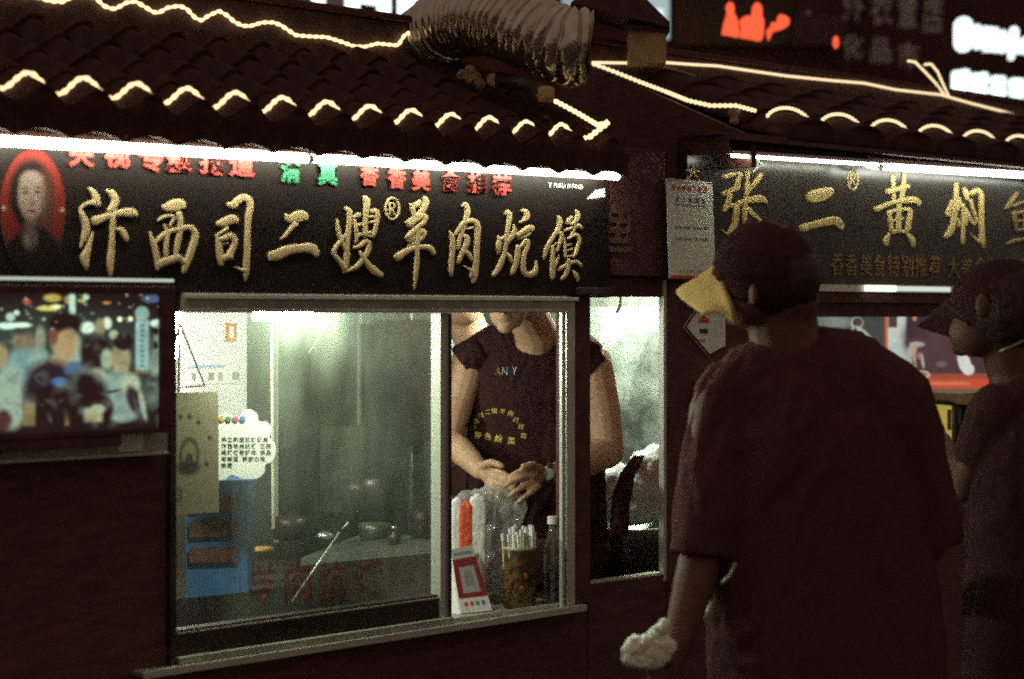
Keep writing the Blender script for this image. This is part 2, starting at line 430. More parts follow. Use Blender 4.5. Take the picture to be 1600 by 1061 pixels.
# walls
MB().box(UL0, U(258), -.005, .045, 0, 1.62).build('front_panel', M['wood'], st)
MB().box(U(258)+.002, U(915), -.005, .045, 0, ledge-.012).build('front_panel', M['wood'], st)
MB().box(U(917), U(1041), -.004, .045, 0, Z(980, 905)).build('front_panel', M['wood'], st)
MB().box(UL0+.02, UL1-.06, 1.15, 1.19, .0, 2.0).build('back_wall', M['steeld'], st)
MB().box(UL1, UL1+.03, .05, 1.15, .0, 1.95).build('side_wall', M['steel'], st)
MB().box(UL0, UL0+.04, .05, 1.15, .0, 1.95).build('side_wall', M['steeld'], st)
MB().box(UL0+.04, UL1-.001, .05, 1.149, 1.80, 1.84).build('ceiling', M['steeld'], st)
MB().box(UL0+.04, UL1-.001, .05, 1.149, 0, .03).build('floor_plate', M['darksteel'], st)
# wall seams on the back wall
for x in (430, 560, 640):
    p = W(x, 700, 1.148); MB().box(p.x-.004, p.x+.004, 1.138, 1.1495, .9, 1.795).build('wall_seam', M['alu'], st)
# header box behind the sign
MB().box(UL0, UL1-.002, .002, .048, 1.625, 1.95).build('header', M['wood'], st)
# posts
MB().box(U(890), U(914), -.02, .05, ledge, 1.64, .003).build('post', M['black'], st)
MB().box(U(884), U(930), -.06, -.021, Z(905, 462), Z(905, 449), .004).build('bracket', M['darksteel'], st)
MB().box(U(1040), U(1056), -.012, .004, .0, 1.95, .002).build('post', M['black'], st)
MB().box(U(1034.5), U(1039.5), -.006, .012, Z(1036, 908), Z(1036, 437), .001).build('post_trim', M['alu'], st)
MB().box(U(915)+.001, U(1040)-.001, .008, .04, Z(980, 913), Z(980, 903)).build('bay_sill', M['alu'], st)
# ledge under the window
lg = MB().box(U(222, -.045), U(918, -.045), -.045, .30, ledge-.01, ledge, .001).build('ledge', M['aludark'], st)
MB().box(U(224, -.048), U(917, -.048), -.0485, -.0455, ledge-.014, ledge+.002, .0006).build('ledge_lip', M['alu'], st)
# window frame
wf = MB().box(U(268), U(868), -.046, .045, Z(560, 488), 1.624, .002).build('window_frame', M['aludark'], st)
MB().box(U(268), U(882), -.052, -.0465, Z(560, 468.5), Z(560, 462), .001).build('frame_rail', M['alu'], wf)
MB().box(U(268), U(866), -.052, -.0465, Z(560, 488.5), Z(560, 483), .001).build('frame_rail', M['aludark'], wf)
MB().box(U(258), U(267.5), -.02, .045, ledge+.001, 1.60, .002).build('frame_jamb', M['darksteel'], wf)
MB().box(U(868.6), U(871.6), -.022, -.012, ledge+.001, 1.62, .0006).build('frame_jamb', M['alu'], wf)
MB().box(U(872.2), U(875.5), -.01, -.004, ledge+.001, 1.62, .0006).build('frame_jamb', M['darksteel'], wf)
MB().box(U(876), U(888), -.024, -.012, ledge+.001, 1.61, .001).build('frame_jamb', M['alu'], wf)
# sliding pane
sp = MB().box(U(268.5), U(682), .006, .010, ledge+.075, Z(560, 488)-.001).build('sliding_pane', M['pane'], st)
MB().box(U(683), U(691), -.012, .022, ledge+.002, Z(560, 488)-.002, .001).build('pane_stile', M['alu'], sp)
MB().box(U(691.5), U(697), -.008, .022, ledge+.002, Z(560, 488)-.002, .001).build('pane_stile', M['steel'], sp)
MB().box(U(697.3), U(706), .0, .024, ledge+.002, Z(560, 488)-.002, .001).build('pane_stile', M['darksteel'], sp)
MB().box(U(268), U(682.6), -.006, .022, ledge+.002, ledge+.072, .003).build('pane_rail', M['darksteel'], sp)
MB().box(U(268), U(682.6), -.010, -.0065, ledge+.062, ledge+.066, .001).build('pane_rail', M['aludark'], sp)
MB().box(U(268), U(696), -.030, -.012, ledge+.001, ledge+.016, .001).build('track', M['aludark'], sp)
MB().box(U(268), U(868), -.012, -.008, ledge+.001, ledge+.010, .001).build('track', M['alu'], sp)
# dim red reflection of neon lettering, painted as letters on the steamed pane
M['redreflect'] = mat('painted red reflection', (.30, .03, .025), .6, var=.5, scale=60, alpha=.5, bump=0)
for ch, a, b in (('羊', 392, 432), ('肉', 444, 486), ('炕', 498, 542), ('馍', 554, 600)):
    glyph(ch, a, b, 876+(500-a)*.03, 938+(500-a)*.06, .0045, 'reflected_letter', M['redreflect'], sp, bold=.02, depth=0)

# ---- the tiled roof
def tile_mesh(p, prof, Lx, th=.010, n=12, plate=None):
    b = bmesh.new(); rows = []
    xs = [(-.5+i/n)*p for i in range(n+1)]
    for (s_, dz) in ((0, 0), (Lx, -.012)):
        rows.append([b.verts.new((x, s_, prof(x/p)+dz)) for x in xs]); rows.append([b.verts.new((x, s_, prof(x/p)-th+dz)) for x in xs])
    A, B, C_, D_ = rows
    for i in range(n):
        b.faces.new((A[i], A[i+1], C_[i+1], C_[i])); b.faces.new((B[i+1], B[i], D_[i], D_[i+1]))
        b.faces.new((A[i+1], A[i], B[i], B[i+1])); b.faces.new((C_[i], C_[i+1], D_[i+1], D_[i]))
    b.faces.new((A[0], C_[0], D_[0], B[0])); b.faces.new((C_[n], A[n], B[n], D_[n]))
    bmesh.ops.recalc_face_normals(b, faces=b.faces[:]); me = bpy.data.meshes.new('roof_tile'); b.to_mesh(me); b.free()
    me.materials.append(M['tile']); return me
def plate_mesh(p, prof, h, cusp, n=14):
    b = bmesh.new(); xs = [(-.5+i/n)*p*.985 for i in range(n+1)]; R = []
    for y in (-.004, .008):
        R.append([b.verts.new((x, y, prof(x/p)-.004)) for x in xs]); R.append([b.verts.new((x, y, -h-cusp*(2*abs(x/p))**2)) for x in xs])
    A, B, C_, D_ = R
    for i in range(n):
        b.faces.new((A[i], A[i+1], B[i+1], B[i])); b.faces.new((C_[i+1], C_[i], D_[i], D_[i+1]))
        b.faces.new((A[i+1], A[i], C_[i], C_[i+1])); b.faces.new((B[i], B[i+1], D_[i+1], D_[i]))
    b.faces.new((A[0], B[0], D_[0], C_[0])); b.faces.new((B[n], A[n], C_[n], D_[n]))
    # embossed ring and boss, as on pressed eave tiles
    bmesh.ops.recalc_face_normals(b, faces=b.faces[:]); me = bpy.data.meshes.new('eave_plate'); b.to_mesh(me); b.free()
    me.materials.append(M['tile']); return me
def roof(stall, u_first, period, n0, n1, YE, ZE, YR, ZR, prof, exposure, plate_h, cusp, ulo, uhi):
    rf = MB().slab([(ulo, YE+.03, ZE-.035), (uhi, YE+.03, ZE-.035), (uhi, YR, ZR-.03), (ulo, YR, ZR-.03)], (0, 0, -1), .02).build('roof', M['wood'], stall)
    MB().slab([(ulo, YR+.001, ZR-.03), (uhi, YR+.001, ZR-.03), (uhi, YR+(YR-YE)*1.6, ZE), (ulo, YR+(YR-YE)*1.6, ZE)], (0, 0, -1), .02).build('rear_slope', M['wood'], rf)
    ang = math.atan2(ZR-ZE, YR-YE); Ls = math.hypot(ZR-ZE, YR-YE)
    tm = tile_mesh(period, prof, exposure*1.12); pm = plate_mesh(period, prof, plate_h, cusp)
    wl = stall.location+rf.location
    rows = int(math.ceil(Ls/exposure))
    for i in range(n0, n1+1):
        u = u_first+period*i
        for r in range(rows):
            o = bpy.data.objects.new('roof_tile', tm); COL.objects.link(o); o.parent = rf
            s = r*exposure
            o.location = Vector((u+random.uniform(-.002, .002), YE+s*math.cos(ang), ZE+s*math.sin(ang)+.002*(r % 2)+random.uniform(-.0015, .0015)))-wl
            o.rotation_euler = (ang+random.uniform(-.01, .01), random.uniform(-.012, .012), random.uniform(-.01, .01))
        o = bpy.data.objects.new('eave_plate', pm); COL.objects.link(o); o.parent = rf
        o.location = Vector((u, YE-.006, ZE))-wl; o.rotation_euler = (0, random.uniform(-.015, .015), 0)
    return rf
YE = -.14
profL = lambda t: .037*(.5+.5*math.cos(2*math.pi*t))
def profR(t):
    t = (t+.5) % 1-.5
    return .052*math.sqrt(max(0, 1-(t/.43)**2))
OFF = .045
uc = [U(x, YE+OFF) for x in (45, 878)]; pL = (uc[1]-uc[0])/12
ZE = Z(45, 113, YE+OFF)-.062
uE = U(950, YE)
def depth_for(x, u):                       # the plane at which photo column x has this u
    k = (x-CX)/F; D = (u-CAM.x)/(Q*(1+k)); return CAM.y+Q*D*(1-k)
YRL = depth_for(713, uE); ZRL = Z(713, 88, YRL)
rfL = roof(st, uc[1], pL, -18, 1, YE, ZE, YRL, ZRL-.03, profL, .125, .052, .016, UL0, uE)
# ridge beam above the tiles
MB().box(UL0, uE+.02, YRL-.012, YRL+.05, ZRL-.03, ZRL+.070, .004).build('ridge_beam', M['ridge'], rfL)
MB().box(UL0, uE+.03, YRL-.03, YRL+.065, ZRL+.071, ZRL+.088, .004).build('ridge_cap', M['wood'], rfL)
MB().box(UL0, U(968, -.13), -.128, -.002, 1.958, 1.968).build('soffit', M['soffit'], rfL)
MB().box(UL0, U(968, -.13), -.134, -.129, 1.945, 1.985).build('fascia', M['soffit'], rfL)
MB().box(uE+.001, uE+.02, YE, YRL, ZE-.05, ZE+.02).build('gable_board', M['wood'], rfL)

def rope(pts, r, bead, mtl, label, name='rope_light', cat='rope light', group=None, seg=6):
    P = [Vector(p) for p in pts]; L = [0]
    for a, b in zip(P[:-1], P[1:]): L.append(L[-1]+(b-a).length)
    n = max(2, int(L[-1]/(bead/4))); out = []; rr = []; j = 0
    for i in range(n+1):
        s = L[-1]*i/n
        while j < len(L)-2 and L[j+1] < s: j += 1
        t = (s-L[j])/max(1e-9, L[j+1]-L[j]); out.append(P[j].lerp(P[j+1], min(1, t)))
        rr.append(r*(.52+.62*abs(math.sin(math.pi*s/bead))))
    o = MB().tube(out, rr, seg).build(name, mtl, None, True)
    return tag(o, label, cat, group)
def sway(n, a=.004, f=.7): return [Vector((0, a*noise.noise(Vector((i*f, 3, 0))), a*1.5*noise.noise(Vector((i*f, 9, 4))))) for i in range(n)]

# rope that lies across the tile crests just behind the eave
pts = []; u = -2.2
while u < uE-.03:
    t = (u-uc[1])/pL; pts.append((u, YE+OFF, ZE+.0185+profL(t)+.002*noise.noise(Vector((u*9, 0, 0)))+.006)); u += .006
rope(pts, .0050, .021, M['rope'], 'warm rope light waving over the lower tile crests of the left roof')
pts = []; n_ = 0
for x, y in ((-120, -20), (-60, -14), (0, -8), (30, -8), (60, -4), (80, 2), (98, 3), (115, -6), (130, -8), (150, -3), (162, 9), (172, 13), (180, 14), (198, 4), (212, 2), (225, 10), (240, 19), (248, 20), (262, 12), (280, 9), (292, 14), (305, 28), (315, 32), (325, 25), (342, 17), (355, 24), (366, 34), (378, 40), (390, 41), (410, 35), (428, 35), (440, 40), (462, 55), (485, 57), (510, 58), (530, 64), (552, 72), (570, 73), (590, 68), (622, 71), (632, 55), (645, 48), (660, 32)):
    pts.append(W(x, y, YRL-.022))
rope(pts, .0048, .021, M['rope'], 'warm rope light running along the ridge of the left roof up to the duct')
rope([W(866, 157, .10), W(885, 167, .05), W(905, 178, 0), W(925, 190, -.06), W(935, 196, -.10), W(950, 190, -.12)], .0062, .02, M['rope'], 'short rope light down the right edge of the left roof')
rope([W(919, 216, YE-.02), W(935, 203, YE-.02), W(950, 192, YE-.02)], .0068, .02, M['rope'], 'loose rope end crossing at the right corner of the left eave')

# ---- tube lights under the left eave
def tubelight(x0, y0, x1, y1, Y, r, m, label, group=None):
    a, b = W(x0, y0, Y), W(x1, y1, Y)
    t = thing('tube_light', label, 'tube light', (a+b)/2, group)
    MB().tube([a, b], r, 12).build('glow_tube', m, t, True)
    d = (b-a).normalized()
    for p in (a, b):
        q = d if p is b else -d
        MB().tube([p+q*.0005, p+q*.008], r*1.05, 12).build('end_cap', M['white'], t, True)
    MB().slab([a+Vector((0,-.008,r+.002)), b+Vector((0,-.008,r+.002)), b+Vector((0,.012,r+.002)), a+Vector((0,.012,r+.002))], (0, 0, 1), .010).build('batten', M['white'], t)
    return t
YT = -.085
tubelight(-150, 212, 479, 248, YT, .0085, M['tube'], 'left one of two bright white tubes under the left eave')
tubelight(488, 248, 965, 276, YT, .0080, M['tube'], 'right one of two bright white tubes under the left eave')

# ---- the left sign
sg = thing('shop_sign', 'long black sign with nine big gold brush characters over the sliding window', 'sign', (U(500), -.03, 1.62))
YS = -.036
MB().box(UL0, U(952, YS), YS, -.006, 1.622, 1.945, .002).build('board', M['signblack'], sg)
G1 = (110, 280, 6.24); G2 = (320, 290, 6.24); G3 = (510, 290, 6.24); G4 = (680, 300, 6.633); G5 = (830, 310, 7.58)
CH = [
 (G1, [[(182,85,25),(215,125,55),(245,180,75),(255,235,85),(250,255,60)],[(230,225,70),(170,235,40),(120,260,28),(90,295,20)],
  [(90,300,20),(105,340,50),(140,420,75),(150,490,75),(130,560,60),(110,620,35),(95,665,20)],[(212,520,12),(195,570,35),(175,640,50),(155,710,75),(135,760,95),(140,820,70),(155,885,15)],
  [(350,110,25),(395,135,70),(430,190,80),(425,245,80),(395,290,70),(370,310,50)],[(230,410,100),(300,385,80),(380,350,60),(450,335,65),(540,325,95),(600,330,95),(640,350,50)],
  [(405,350,60),(405,450,55),(400,560,50),(395,680,60),(385,790,75),(385,880,50),(388,950,18)],[(425,490,30),(480,490,50),(510,520,75),(535,570,55),(550,605,30)]]),
 (G1, [[(895,255,20),(930,275,90),(1000,260,130),(1060,250,130),(1105,260,80)],[(1050,330,60),(1065,390,60),(1070,450,60),(1055,540,60),(1040,620,60),(1025,700,50),(1020,740,40)],
  [(850,405,20),(890,375,35),(940,360,35),(1000,365,30),(990,410,30),(965,460,20)],[(905,440,15),(925,480,30),(940,520,40),(930,600,50),(925,680,45),(930,750,40)],
  [(775,515,20),(785,570,35),(810,640,55),(830,720,60),(845,800,60),(850,880,40)],
  [(820,625,30),(870,570,50),(940,520,50),(1020,495,50),(1110,475,60),(1170,475,60),(1210,530,75),(1205,600,75),(1175,690,75),(1145,780,75),(1110,860,65),(1095,915,30)],
  [(845,840,80),(910,805,90),(980,785,85),(1040,765,80),(1075,790,60),(1100,820,50)]]),
 (G2, [[(225,180,50),(270,195,80),(320,145,80),(380,115,70),(425,145,80),(440,210,70),(420,300,65),(415,400,60),(412,500,60),(410,600,65),(405,700,65),(400,790,70),(395,870,50),(393,930,15)],
  [(395,830,60),(350,820,35),(290,795,10)],[(120,365,50),(160,370,90),(220,345,100),(275,330,100),(310,355,50)],[(215,415,40),(160,455,30),(100,490,20)],
  [(115,490,25),(130,560,60),(140,640,70),(150,720,70),(160,775,45)],[(125,530,40),(180,515,60),(245,490,70),(285,540,65),(270,610,65),(235,680,70),(265,715,25)],[(150,720,70),(210,695,70),(260,690,50)],[(160,575,16),(200,565,22),(230,555,20)]]),
 (G2, [[(785,280,20),(815,320,90),(870,320,120),(920,300,130),(960,300,110),(985,330,50)],[(880,370,70),(830,425,45),(780,485,35),(735,525,18)],
  [(640,690,110),(700,680,120),(780,640,110),(870,620,100),(960,610,100),(1030,615,115),(1070,650,90),(1085,690,40)]]),
 (G3, [[(185,215,35),(215,250,60),(222,330,60),(212,430,55),(200,530,50),(195,620,50),(190,720,60),(180,800,50),(170,850,20)],[(100,330,15),(105,400,35),(120,480,45),(150,560,40),(180,620,40),(225,690,25)],
  [(185,480,30),(140,530,40),(95,590,45),(65,650,45),(100,710,45),(150,770,50),(170,820,40)],[(360,110,35),(385,150,75),(385,220,65),(375,300,50),(370,400,50),(370,500,45)],
  [(265,315,30),(300,290,55),(325,290,40)],[(270,330,25),(278,400,40),(290,480,40),(285,560,35)],[(280,395,30),(330,375,35)],[(290,490,35),(340,475,35),(430,455,35)],
  [(425,255,40),(475,250,60),(490,300,55),(475,400,45),(450,500,40)],[(410,310,25),(455,300,30)],[(410,365,25),(460,350,30)],[(385,490,25),(440,495,25)],
  [(260,605,30),(320,590,45),(375,545,50),(410,570,50),(395,640,55),(350,720,55),(290,790,50),(210,830,30),(165,845,20)],[(315,640,25),(350,700,45),(400,770,60),(460,830,80),(520,870,60),(545,885,25)]]),
 (G3, [[(810,180,25),(845,200,60),(885,180,65),(910,150,40)],[(830,215,50),(845,280,40),(840,300,25)],[(950,115,40),(965,160,65),(940,230,65),(890,290,60),(830,340,70),(780,370,50)],
  [(800,390,70),(860,340,60),(920,300,80),(955,310,60),(940,360,50),(890,400,50),(840,450,60),(780,510,50)],[(800,540,60),(850,500,80),(900,450,80),(945,460,60),(930,510,40),(880,545,40),(800,590,25)],
  [(685,705,90),(750,655,70),(830,615,60),(930,600,55),(1000,610,65),(1035,650,50),(1040,680,25)],[(880,400,50),(880,520,55),(875,620,50),(875,720,50),(868,820,45),(860,920,35),(852,1005,18)]]),
 (G4, [[(275,150,30),(300,125,45),(325,160,60),(330,220,65),(310,290,55),(290,370,50),(270,420,45),(250,470,50),(240,540,45),(230,600,25)],[(140,405,12),(165,450,40),(175,540,55),(170,640,55),(160,740,55),(158,820,50),(162,870,25)],
  [(200,450,25),(230,400,40),(280,330,50),(350,300,60),(410,310,65),(435,370,65),(430,470,60),(425,570,60),(420,680,60),(410,790,65),(400,870,70),(390,940,35)],[(385,880,80),(370,820,50),(330,790,25),(290,765,10)],
  [(285,455,40),(320,470,60),(320,530,65),(295,590,60),(260,660,55),(230,740,35)],[(310,610,40),(345,650,50),(370,710,30)],[(320,385,20),(390,365,25)]]),
 (G4, [[(720,235,30),(745,205,45),(765,250,60),(755,340,50),(740,430,45),(725,520,45),(715,620,50),(680,730,60),(640,810,60),(595,870,40)],[(650,455,15),(660,510,60),(650,570,55),(652,640,25)],
  [(805,340,20),(815,400,50),(790,460,60),(755,500,50),(750,540,30)],[(665,500,40),(720,450,20)],[(740,635,25),(770,680,45),(785,735,25)],[(890,195,30),(925,200,55),(945,245,65),(920,290,50),(870,315,25)],
  [(840,455,55),(880,430,60),(940,390,70),(985,375,75),(1000,400,45)],[(980,420,40),(930,460,35),(850,490,25)],[(850,560,50),(850,640,60),(830,740,60),(800,820,55),(785,860,25)],
  [(880,580,30),(910,530,50),(945,510,60),(945,570,55),(915,650,50),(905,750,55),(915,830,60),(960,860,70),(1020,840,70),(1040,780,40),(1042,715,15)]]),
 (G5, [[(315,215,30),(335,270,60),(320,350,65),(270,430,50),(220,510,50),(175,600,60),(155,680,45),(152,725,20)],[(320,395,30),(350,420,50),(345,490,50),(320,560,40),(295,635,30)],[(290,430,25),(330,400,30)],
  [(245,560,30),(245,660,50),(245,760,60),(245,860,65),(245,930,50),(245,965,20)],[(265,820,40),(300,740,30),(325,670,12)],[(260,550,20),(300,530,25)],
  [(520,145,30),(545,190,60),(530,250,60),(490,300,50),(450,300,40)],[(430,300,50),(440,260,50),(480,220,40)],[(385,385,30),(440,365,35),(510,335,45),(560,325,55),(590,360,35)],
  [(385,470,15),(390,560,30),(395,640,35),(400,710,25)],[(430,480,30),(480,450,35),(530,435,50),(560,500,50),(540,580,45),(515,660,45),(490,700,30)],[(400,560,20),(470,545,25)],[(410,620,20),(480,600,25)],[(410,690,25),(480,680,30)],
  [(310,850,40),(360,820,50),(430,780,50),(520,750,50),(570,780,50),(590,815,25)],[(510,340,40),(480,420,35),(430,480,25)],[(435,720,40),(430,800,50),(410,880,60),(375,935,50),(350,965,25)],[(485,855,20),(515,900,50),(540,950,45),(545,985,25)]]),
]
for gg, sts in CH: brush(sts, *gg, YS, .004, 'gold_character', M['gold'], sg, .89)
ring = [(637+66*math.cos(a), 225+104*math.sin(a), 20) for a in [2*math.pi*i/18 for i in range(19)]]
brush([ring, [(612, 165, 16), (612, 230, 16), (612, 290, 16)], [(612, 172, 16), (650, 178, 16), (655, 215, 16), (612, 232, 14)], [(630, 235, 14), (660, 290, 16)]], *G3, YS, .005, 'registered_mark', M['gold'], sg)
for ch, xc, yb, mk in (('央', 125, 262, 'red'), ('视', 181, 263, 'red'), ('专', 234, 269, 'red'), ('题', 278, 270, 'red'), ('报', 330, 273, 'red'), ('道', 376, 277, 'red'),
        ('清', 452, 286, 'green'), ('真', 510, 290, 'green'), ('香', 575, 291, 'red'), ('香', 618, 295, 'red'), ('美', 656, 299, 'red'), ('食', 702, 300, 'red'), ('推', 744, 302, 'red'), ('荐', 782, 306, 'red')):
    hw = 20 if xc < 400 else (16 if xc < 550 else 14.5)
    glyph(ch, xc-hw, xc+hw, yb-46+(xc/60), yb, YS, 'small_character', M[mk], sg, bold=.035, depth=.005)
# oval portrait print at the left end
def portrait(p):
    p.ell(51, 318, 52, 90, (.16, .018, .014), .1).ell(51, 300, 40, 62, (.20, .025, .018), .3)
    p.ell(49, 304, 35, 56, (.014, .008, .007), .25).ell(70, 330, 14, 60, (.09, .03, .025), .5)
    p.ell(48, 350, 9, 30, (.12, .08, .06), .5).ell(52, 416, 46, 62, (.018, .010, .010), .15)
    p.ell(47, 372, 12, 18, (.12, .08, .06), .6)
    p.ell(49, 306, 20.5, 36, (.30, .22, .17), .3).ell(49, 282, 17, 14, (.26, .19, .15), .6)
    p.ell(40, 301, 5, 2.6, (.05, .025, .02), .7).ell(59, 300, 5, 2.6, (.05, .025, .02), .7)
    p.ell(39, 294, 7, 1.6, (.09, .05, .04), .8, -6).ell(60, 293, 7, 1.6, (.09, .05, .04), .8, 6)
    p.ell(50, 314, 2.6, 8, (.21, .15, .12), .8).ell(50, 320, 4.5, 2, (.13, .07, .06), .8).ell(50, 330, 7, 2.6, (.17, .03, .025), .6)
    p.ell(68, 312, 6, 26, (.12, .07, .055), .9, op=.6).ell(42, 376, 4, 9, (.2, .16, .13), .6)
    p.ell(6, 325, 3, 3, (.5, .4, .2), .8).ell(97, 328, 3, 3, (.5, .4, .2), .8)
    p.grain(.12)
sheet('portrait_print', painted('portrait print', .7, 0, .1), sg, rect3(-2, 106, 228, 438, YS-.0015, 50), (54, 100), portrait,
      mask=lambda X, Y: ((X-51)/53)**2+((Y-326)/(np.where(Y < 326, 94, 110)))**2 < 1, base=(.05, .03, .03))
# small stickers at its right end
tag(MB().slab([W(916, 311, YS), W(945, 308, YS), W(945, 294, YS), W(930, 297, YS)], (0, -1, 0), .001).build('sticker', M['white']), 'small torn white sticker at the right end of the left sign', 'sticker')
o = textline('Y MUSLIM FOOD', W(857, 292, YS), Vector((1, 0, 0)), Vector((0, 0, 1)), Vector((0, -1, 0)), .016, .0165, 'white_print', M['white'], sg, .02)

# ---- narrow dark board between the stalls with a dim fish character
bd = thing('side_board', 'dark recessed board with a dim bronze fish character between the two signs', 'board', (U(990, .03), -.0, 1.62))
MB().box(U(953, -.02), U(1039, -.02), -.022, -.002, 1.68, 2.02, .002).build('board', M['black'], bd)
glyph('鱼', 938, 988, 318, 394, -.0225, 'bronze_character', M['bronze'], bd, bold=.02, depth=.004)

# ================================================================== TELEVISION
YV = -.10
tv = thing('television', 'flat television showing a night crowd, hung under the left sign', 'television', (U(100, YV), YV+.03, Z(100, 690, YV)))
uR = U(266, YV); zT = Z(200, 447, YV); zB = Z(200, 678, YV); uL = U(-160, YV)
sc_ = rect3(-140, 251, 459, 668, YV-.0165, 250)
MB().box(uL, uR, YV-.008, YV+.04, zB, zT, .004).build('case', M['black'], tv)
x0, x1, z0, z1 = sc_[0].x, sc_[1].x, sc_[2].z, sc_[0].z
MB().box(uL, uR, YV-.018, YV-.0085, z1, zT, .002).build('bezel', M['black'], tv)
MB().box(uL, uR, YV-.018, YV-.0085, zB, z0, .002).build('bezel', M['black'], tv)
MB().box(x1, uR, YV-.018, YV-.0085, z0+.0005, z1-.0005, .002).build('bezel', M['black'], tv)
MB().box(uL+.01, U(184, YV), YV-.014, YV+.03, zB-.022, zB-.0005, .003).build('lower_case', M['black'], tv)
def crowd(p):
    def z(x, y): return x/3.657, 430+y/3.657
    def E(x, y, rx, ry, c, soft=.5, rot=0, op=1): soft = max(soft, .38); p.ell(x/3.657, 430+y/3.657, rx/3.657, ry/3.657, c, soft, rot, op)
    def R(a, b, c, d, col, soft=3, op=1): p.rect(a/3.657, b/3.657, 430+c/3.657, 430+d/3.657, col, soft, op)
    pale = (.30, .38, .30); teal = (.22, .34, .32); sk = (.30, .24, .14); dk = (.035, .016, .016)
    E(300, 480, 700, 260, (.07, .09, .075), .8)
    E(40, 290, 60, 18, (.55, .72, .62)); E(120, 285, 60, 14, (.6, .75, .6)); E(60, 240, 25, 25, (.4, .55, .45)); E(95, 215, 16, 14, (.5, .65, .55))
    E(155, 152, 26, 12, (.42, .10, .08)); E(300, 130, 50, 22, (.42, .36, .10)); E(270, 190, 60, 14, (.55, .52, .18)); E(320, 180, 30, 12, (.7, .72, .4)); E(390, 140, 20, 24, (.36, .33, .12))
    R(395, 430, 110, 225, (.45, .6, .5)); E(490, 125, 18, 16, (.5, .62, .5)); E(465, 145, 26, 10, (.35, .36, .12)); E(610, 158, 24, 8, (.4, .24, .08)); E(870, 135, 60, 22, (.10, .14, .24))
    E(500, 300, 42, 34, (.55, .68, .55)); E(612, 275, 26, 34, (.55, .65, .5)); E(570, 300, 30, 50, (.28, .28, .18)); E(650, 340, 26, 26, (.34, .42, .30)); E(685, 252, 14, 14, (.75, .85, .6)); E(745, 250, 14, 14, (.7, .78, .5))
    E(900, 275, 44, 22, (.55, .66, .55)); E(905, 360, 26, 80, (.22, .28, .22)); E(890, 500, 40, 80, (.24, .30, .24)); E(890, 320, 16, 20, dk); E(890, 400, 14, 22, dk); E(860, 680, 60, 90, (.10, .12, .10))
    # left background people
    E(160, 400, 50, 70, (.20, .17, .12)); E(230, 370, 30, 80, (.26, .28, .20)); E(120, 520, 90, 110, teal); E(220, 470, 60, 60, (.26, .36, .30)); E(110, 380, 40, 40, (.24, .20, .13))
    E(5, 460, 40, 70, (.34, .28, .16)); E(50, 660, 85, 150, pale); E(60, 800, 80, 80, pale); E(20, 830, 50, 60, (.10, .05, .045))
    E(420, 430, 55, 90, pale)
    # dark shirted man
    E(370, 280, 95, 68, dk, .25); E(365, 400, 68, 80, (.36, .27, .14), .3); E(395, 370, 50, 60, (.40, .32, .18), .6); E(345, 490, 60, 40, (.38, .30, .16), .4); E(305, 350, 25, 50, (.20, .10, .07), .4)
    E(290, 640, 150, 150, (.045, .028, .04), .2); E(290, 760, 140, 130, dk, .2); E(420, 540, 50, 45, (.10, .18, .26), .7); E(345, 610, 50, 26, (.10, .20, .36), .6)
    R(135, 200, 730, 860, (.26, .22, .11), 5); R(370, 395, 760, 860, (.20, .17, .09), 4)
    # woman in black
    E(545, 435, 88, 100, dk, .2); E(555, 590, 60, 60, (.34, .38, .26), .4); E(610, 480, 34, 60, (.36, .42, .30), .5)
    E(690, 480, 55, 90, (.32, .29, .18), .4); E(705, 380, 55, 50, dk, .4); E(690, 540, 40, 30, (.38, .36, .22), .5)
    E(670, 680, 120, 130, (.26, .36, .30), .3); E(740, 620, 60, 60, (.38, .44, .32), .5); E(640, 665, 50, 8, (.07, .06, .045), .8, -12); E(700, 780, 90, 60, (.26, .34, .28), .4)
    E(770, 720, 40, 90, (.06, .04, .05), .5, -22); E(815, 740, 16, 90, (.30, .36, .26), .5, -12)
    E(480, 700, 135, 150, dk, .2, 15); E(590, 770, 60, 80, dk, .3); R(480, 585, 760, 838, (.36, .38, .24), 6); E(560, 765, 40, 26, (.36, .40, .28), .5)
    # vertical banner
    E(812, 220, 40, 42, (.26, .38, .32), .3); R(775, 850, 255, 545, (.30, .44, .40), 4)
    for k in range(9): R(800, 826, 278+k*29, 296+k*29, (.14, .24, .24), 3)
    R(770, 850, 548, 560, (.30, .20, .07), 4)
    rs_ = np.random.RandomState(2)
    for _ in range(260):
        E(rs_.uniform(0, 940), rs_.uniform(330, 860), rs_.uniform(6, 34), rs_.uniform(6, 40), rs_.choice([.02, .05, .4])*np.array([.8, 1, .85]), 1.2, rs_.uniform(0, 180), .16)
    for _ in range(60):
        E(rs_.uniform(0, 940), rs_.uniform(110, 330), rs_.uniform(3, 12), rs_.uniform(3, 10), np.array([.6, .7, .5])*rs_.uniform(.3, 1), 1, 0, .6)
    p.c = np.clip(p.c, 0, 2)**1.35*1.3
    p.grain(.5, 4)
sheet('screen', painted('television picture', .3, 1.25), tv, [Vector((c.x, YV-.0092, c.z)) for c in sc_], (200, 140), crowd, base=(.03, .018, .018))
tag(MB().box(U(-160, YV), U(270, YV), YV-.004, YV+.002, Z(200, 440, YV), Z(200, 435, YV)).build('led_strip', M['ledline']), 'thin pale light strip along the top of the television', 'light strip')
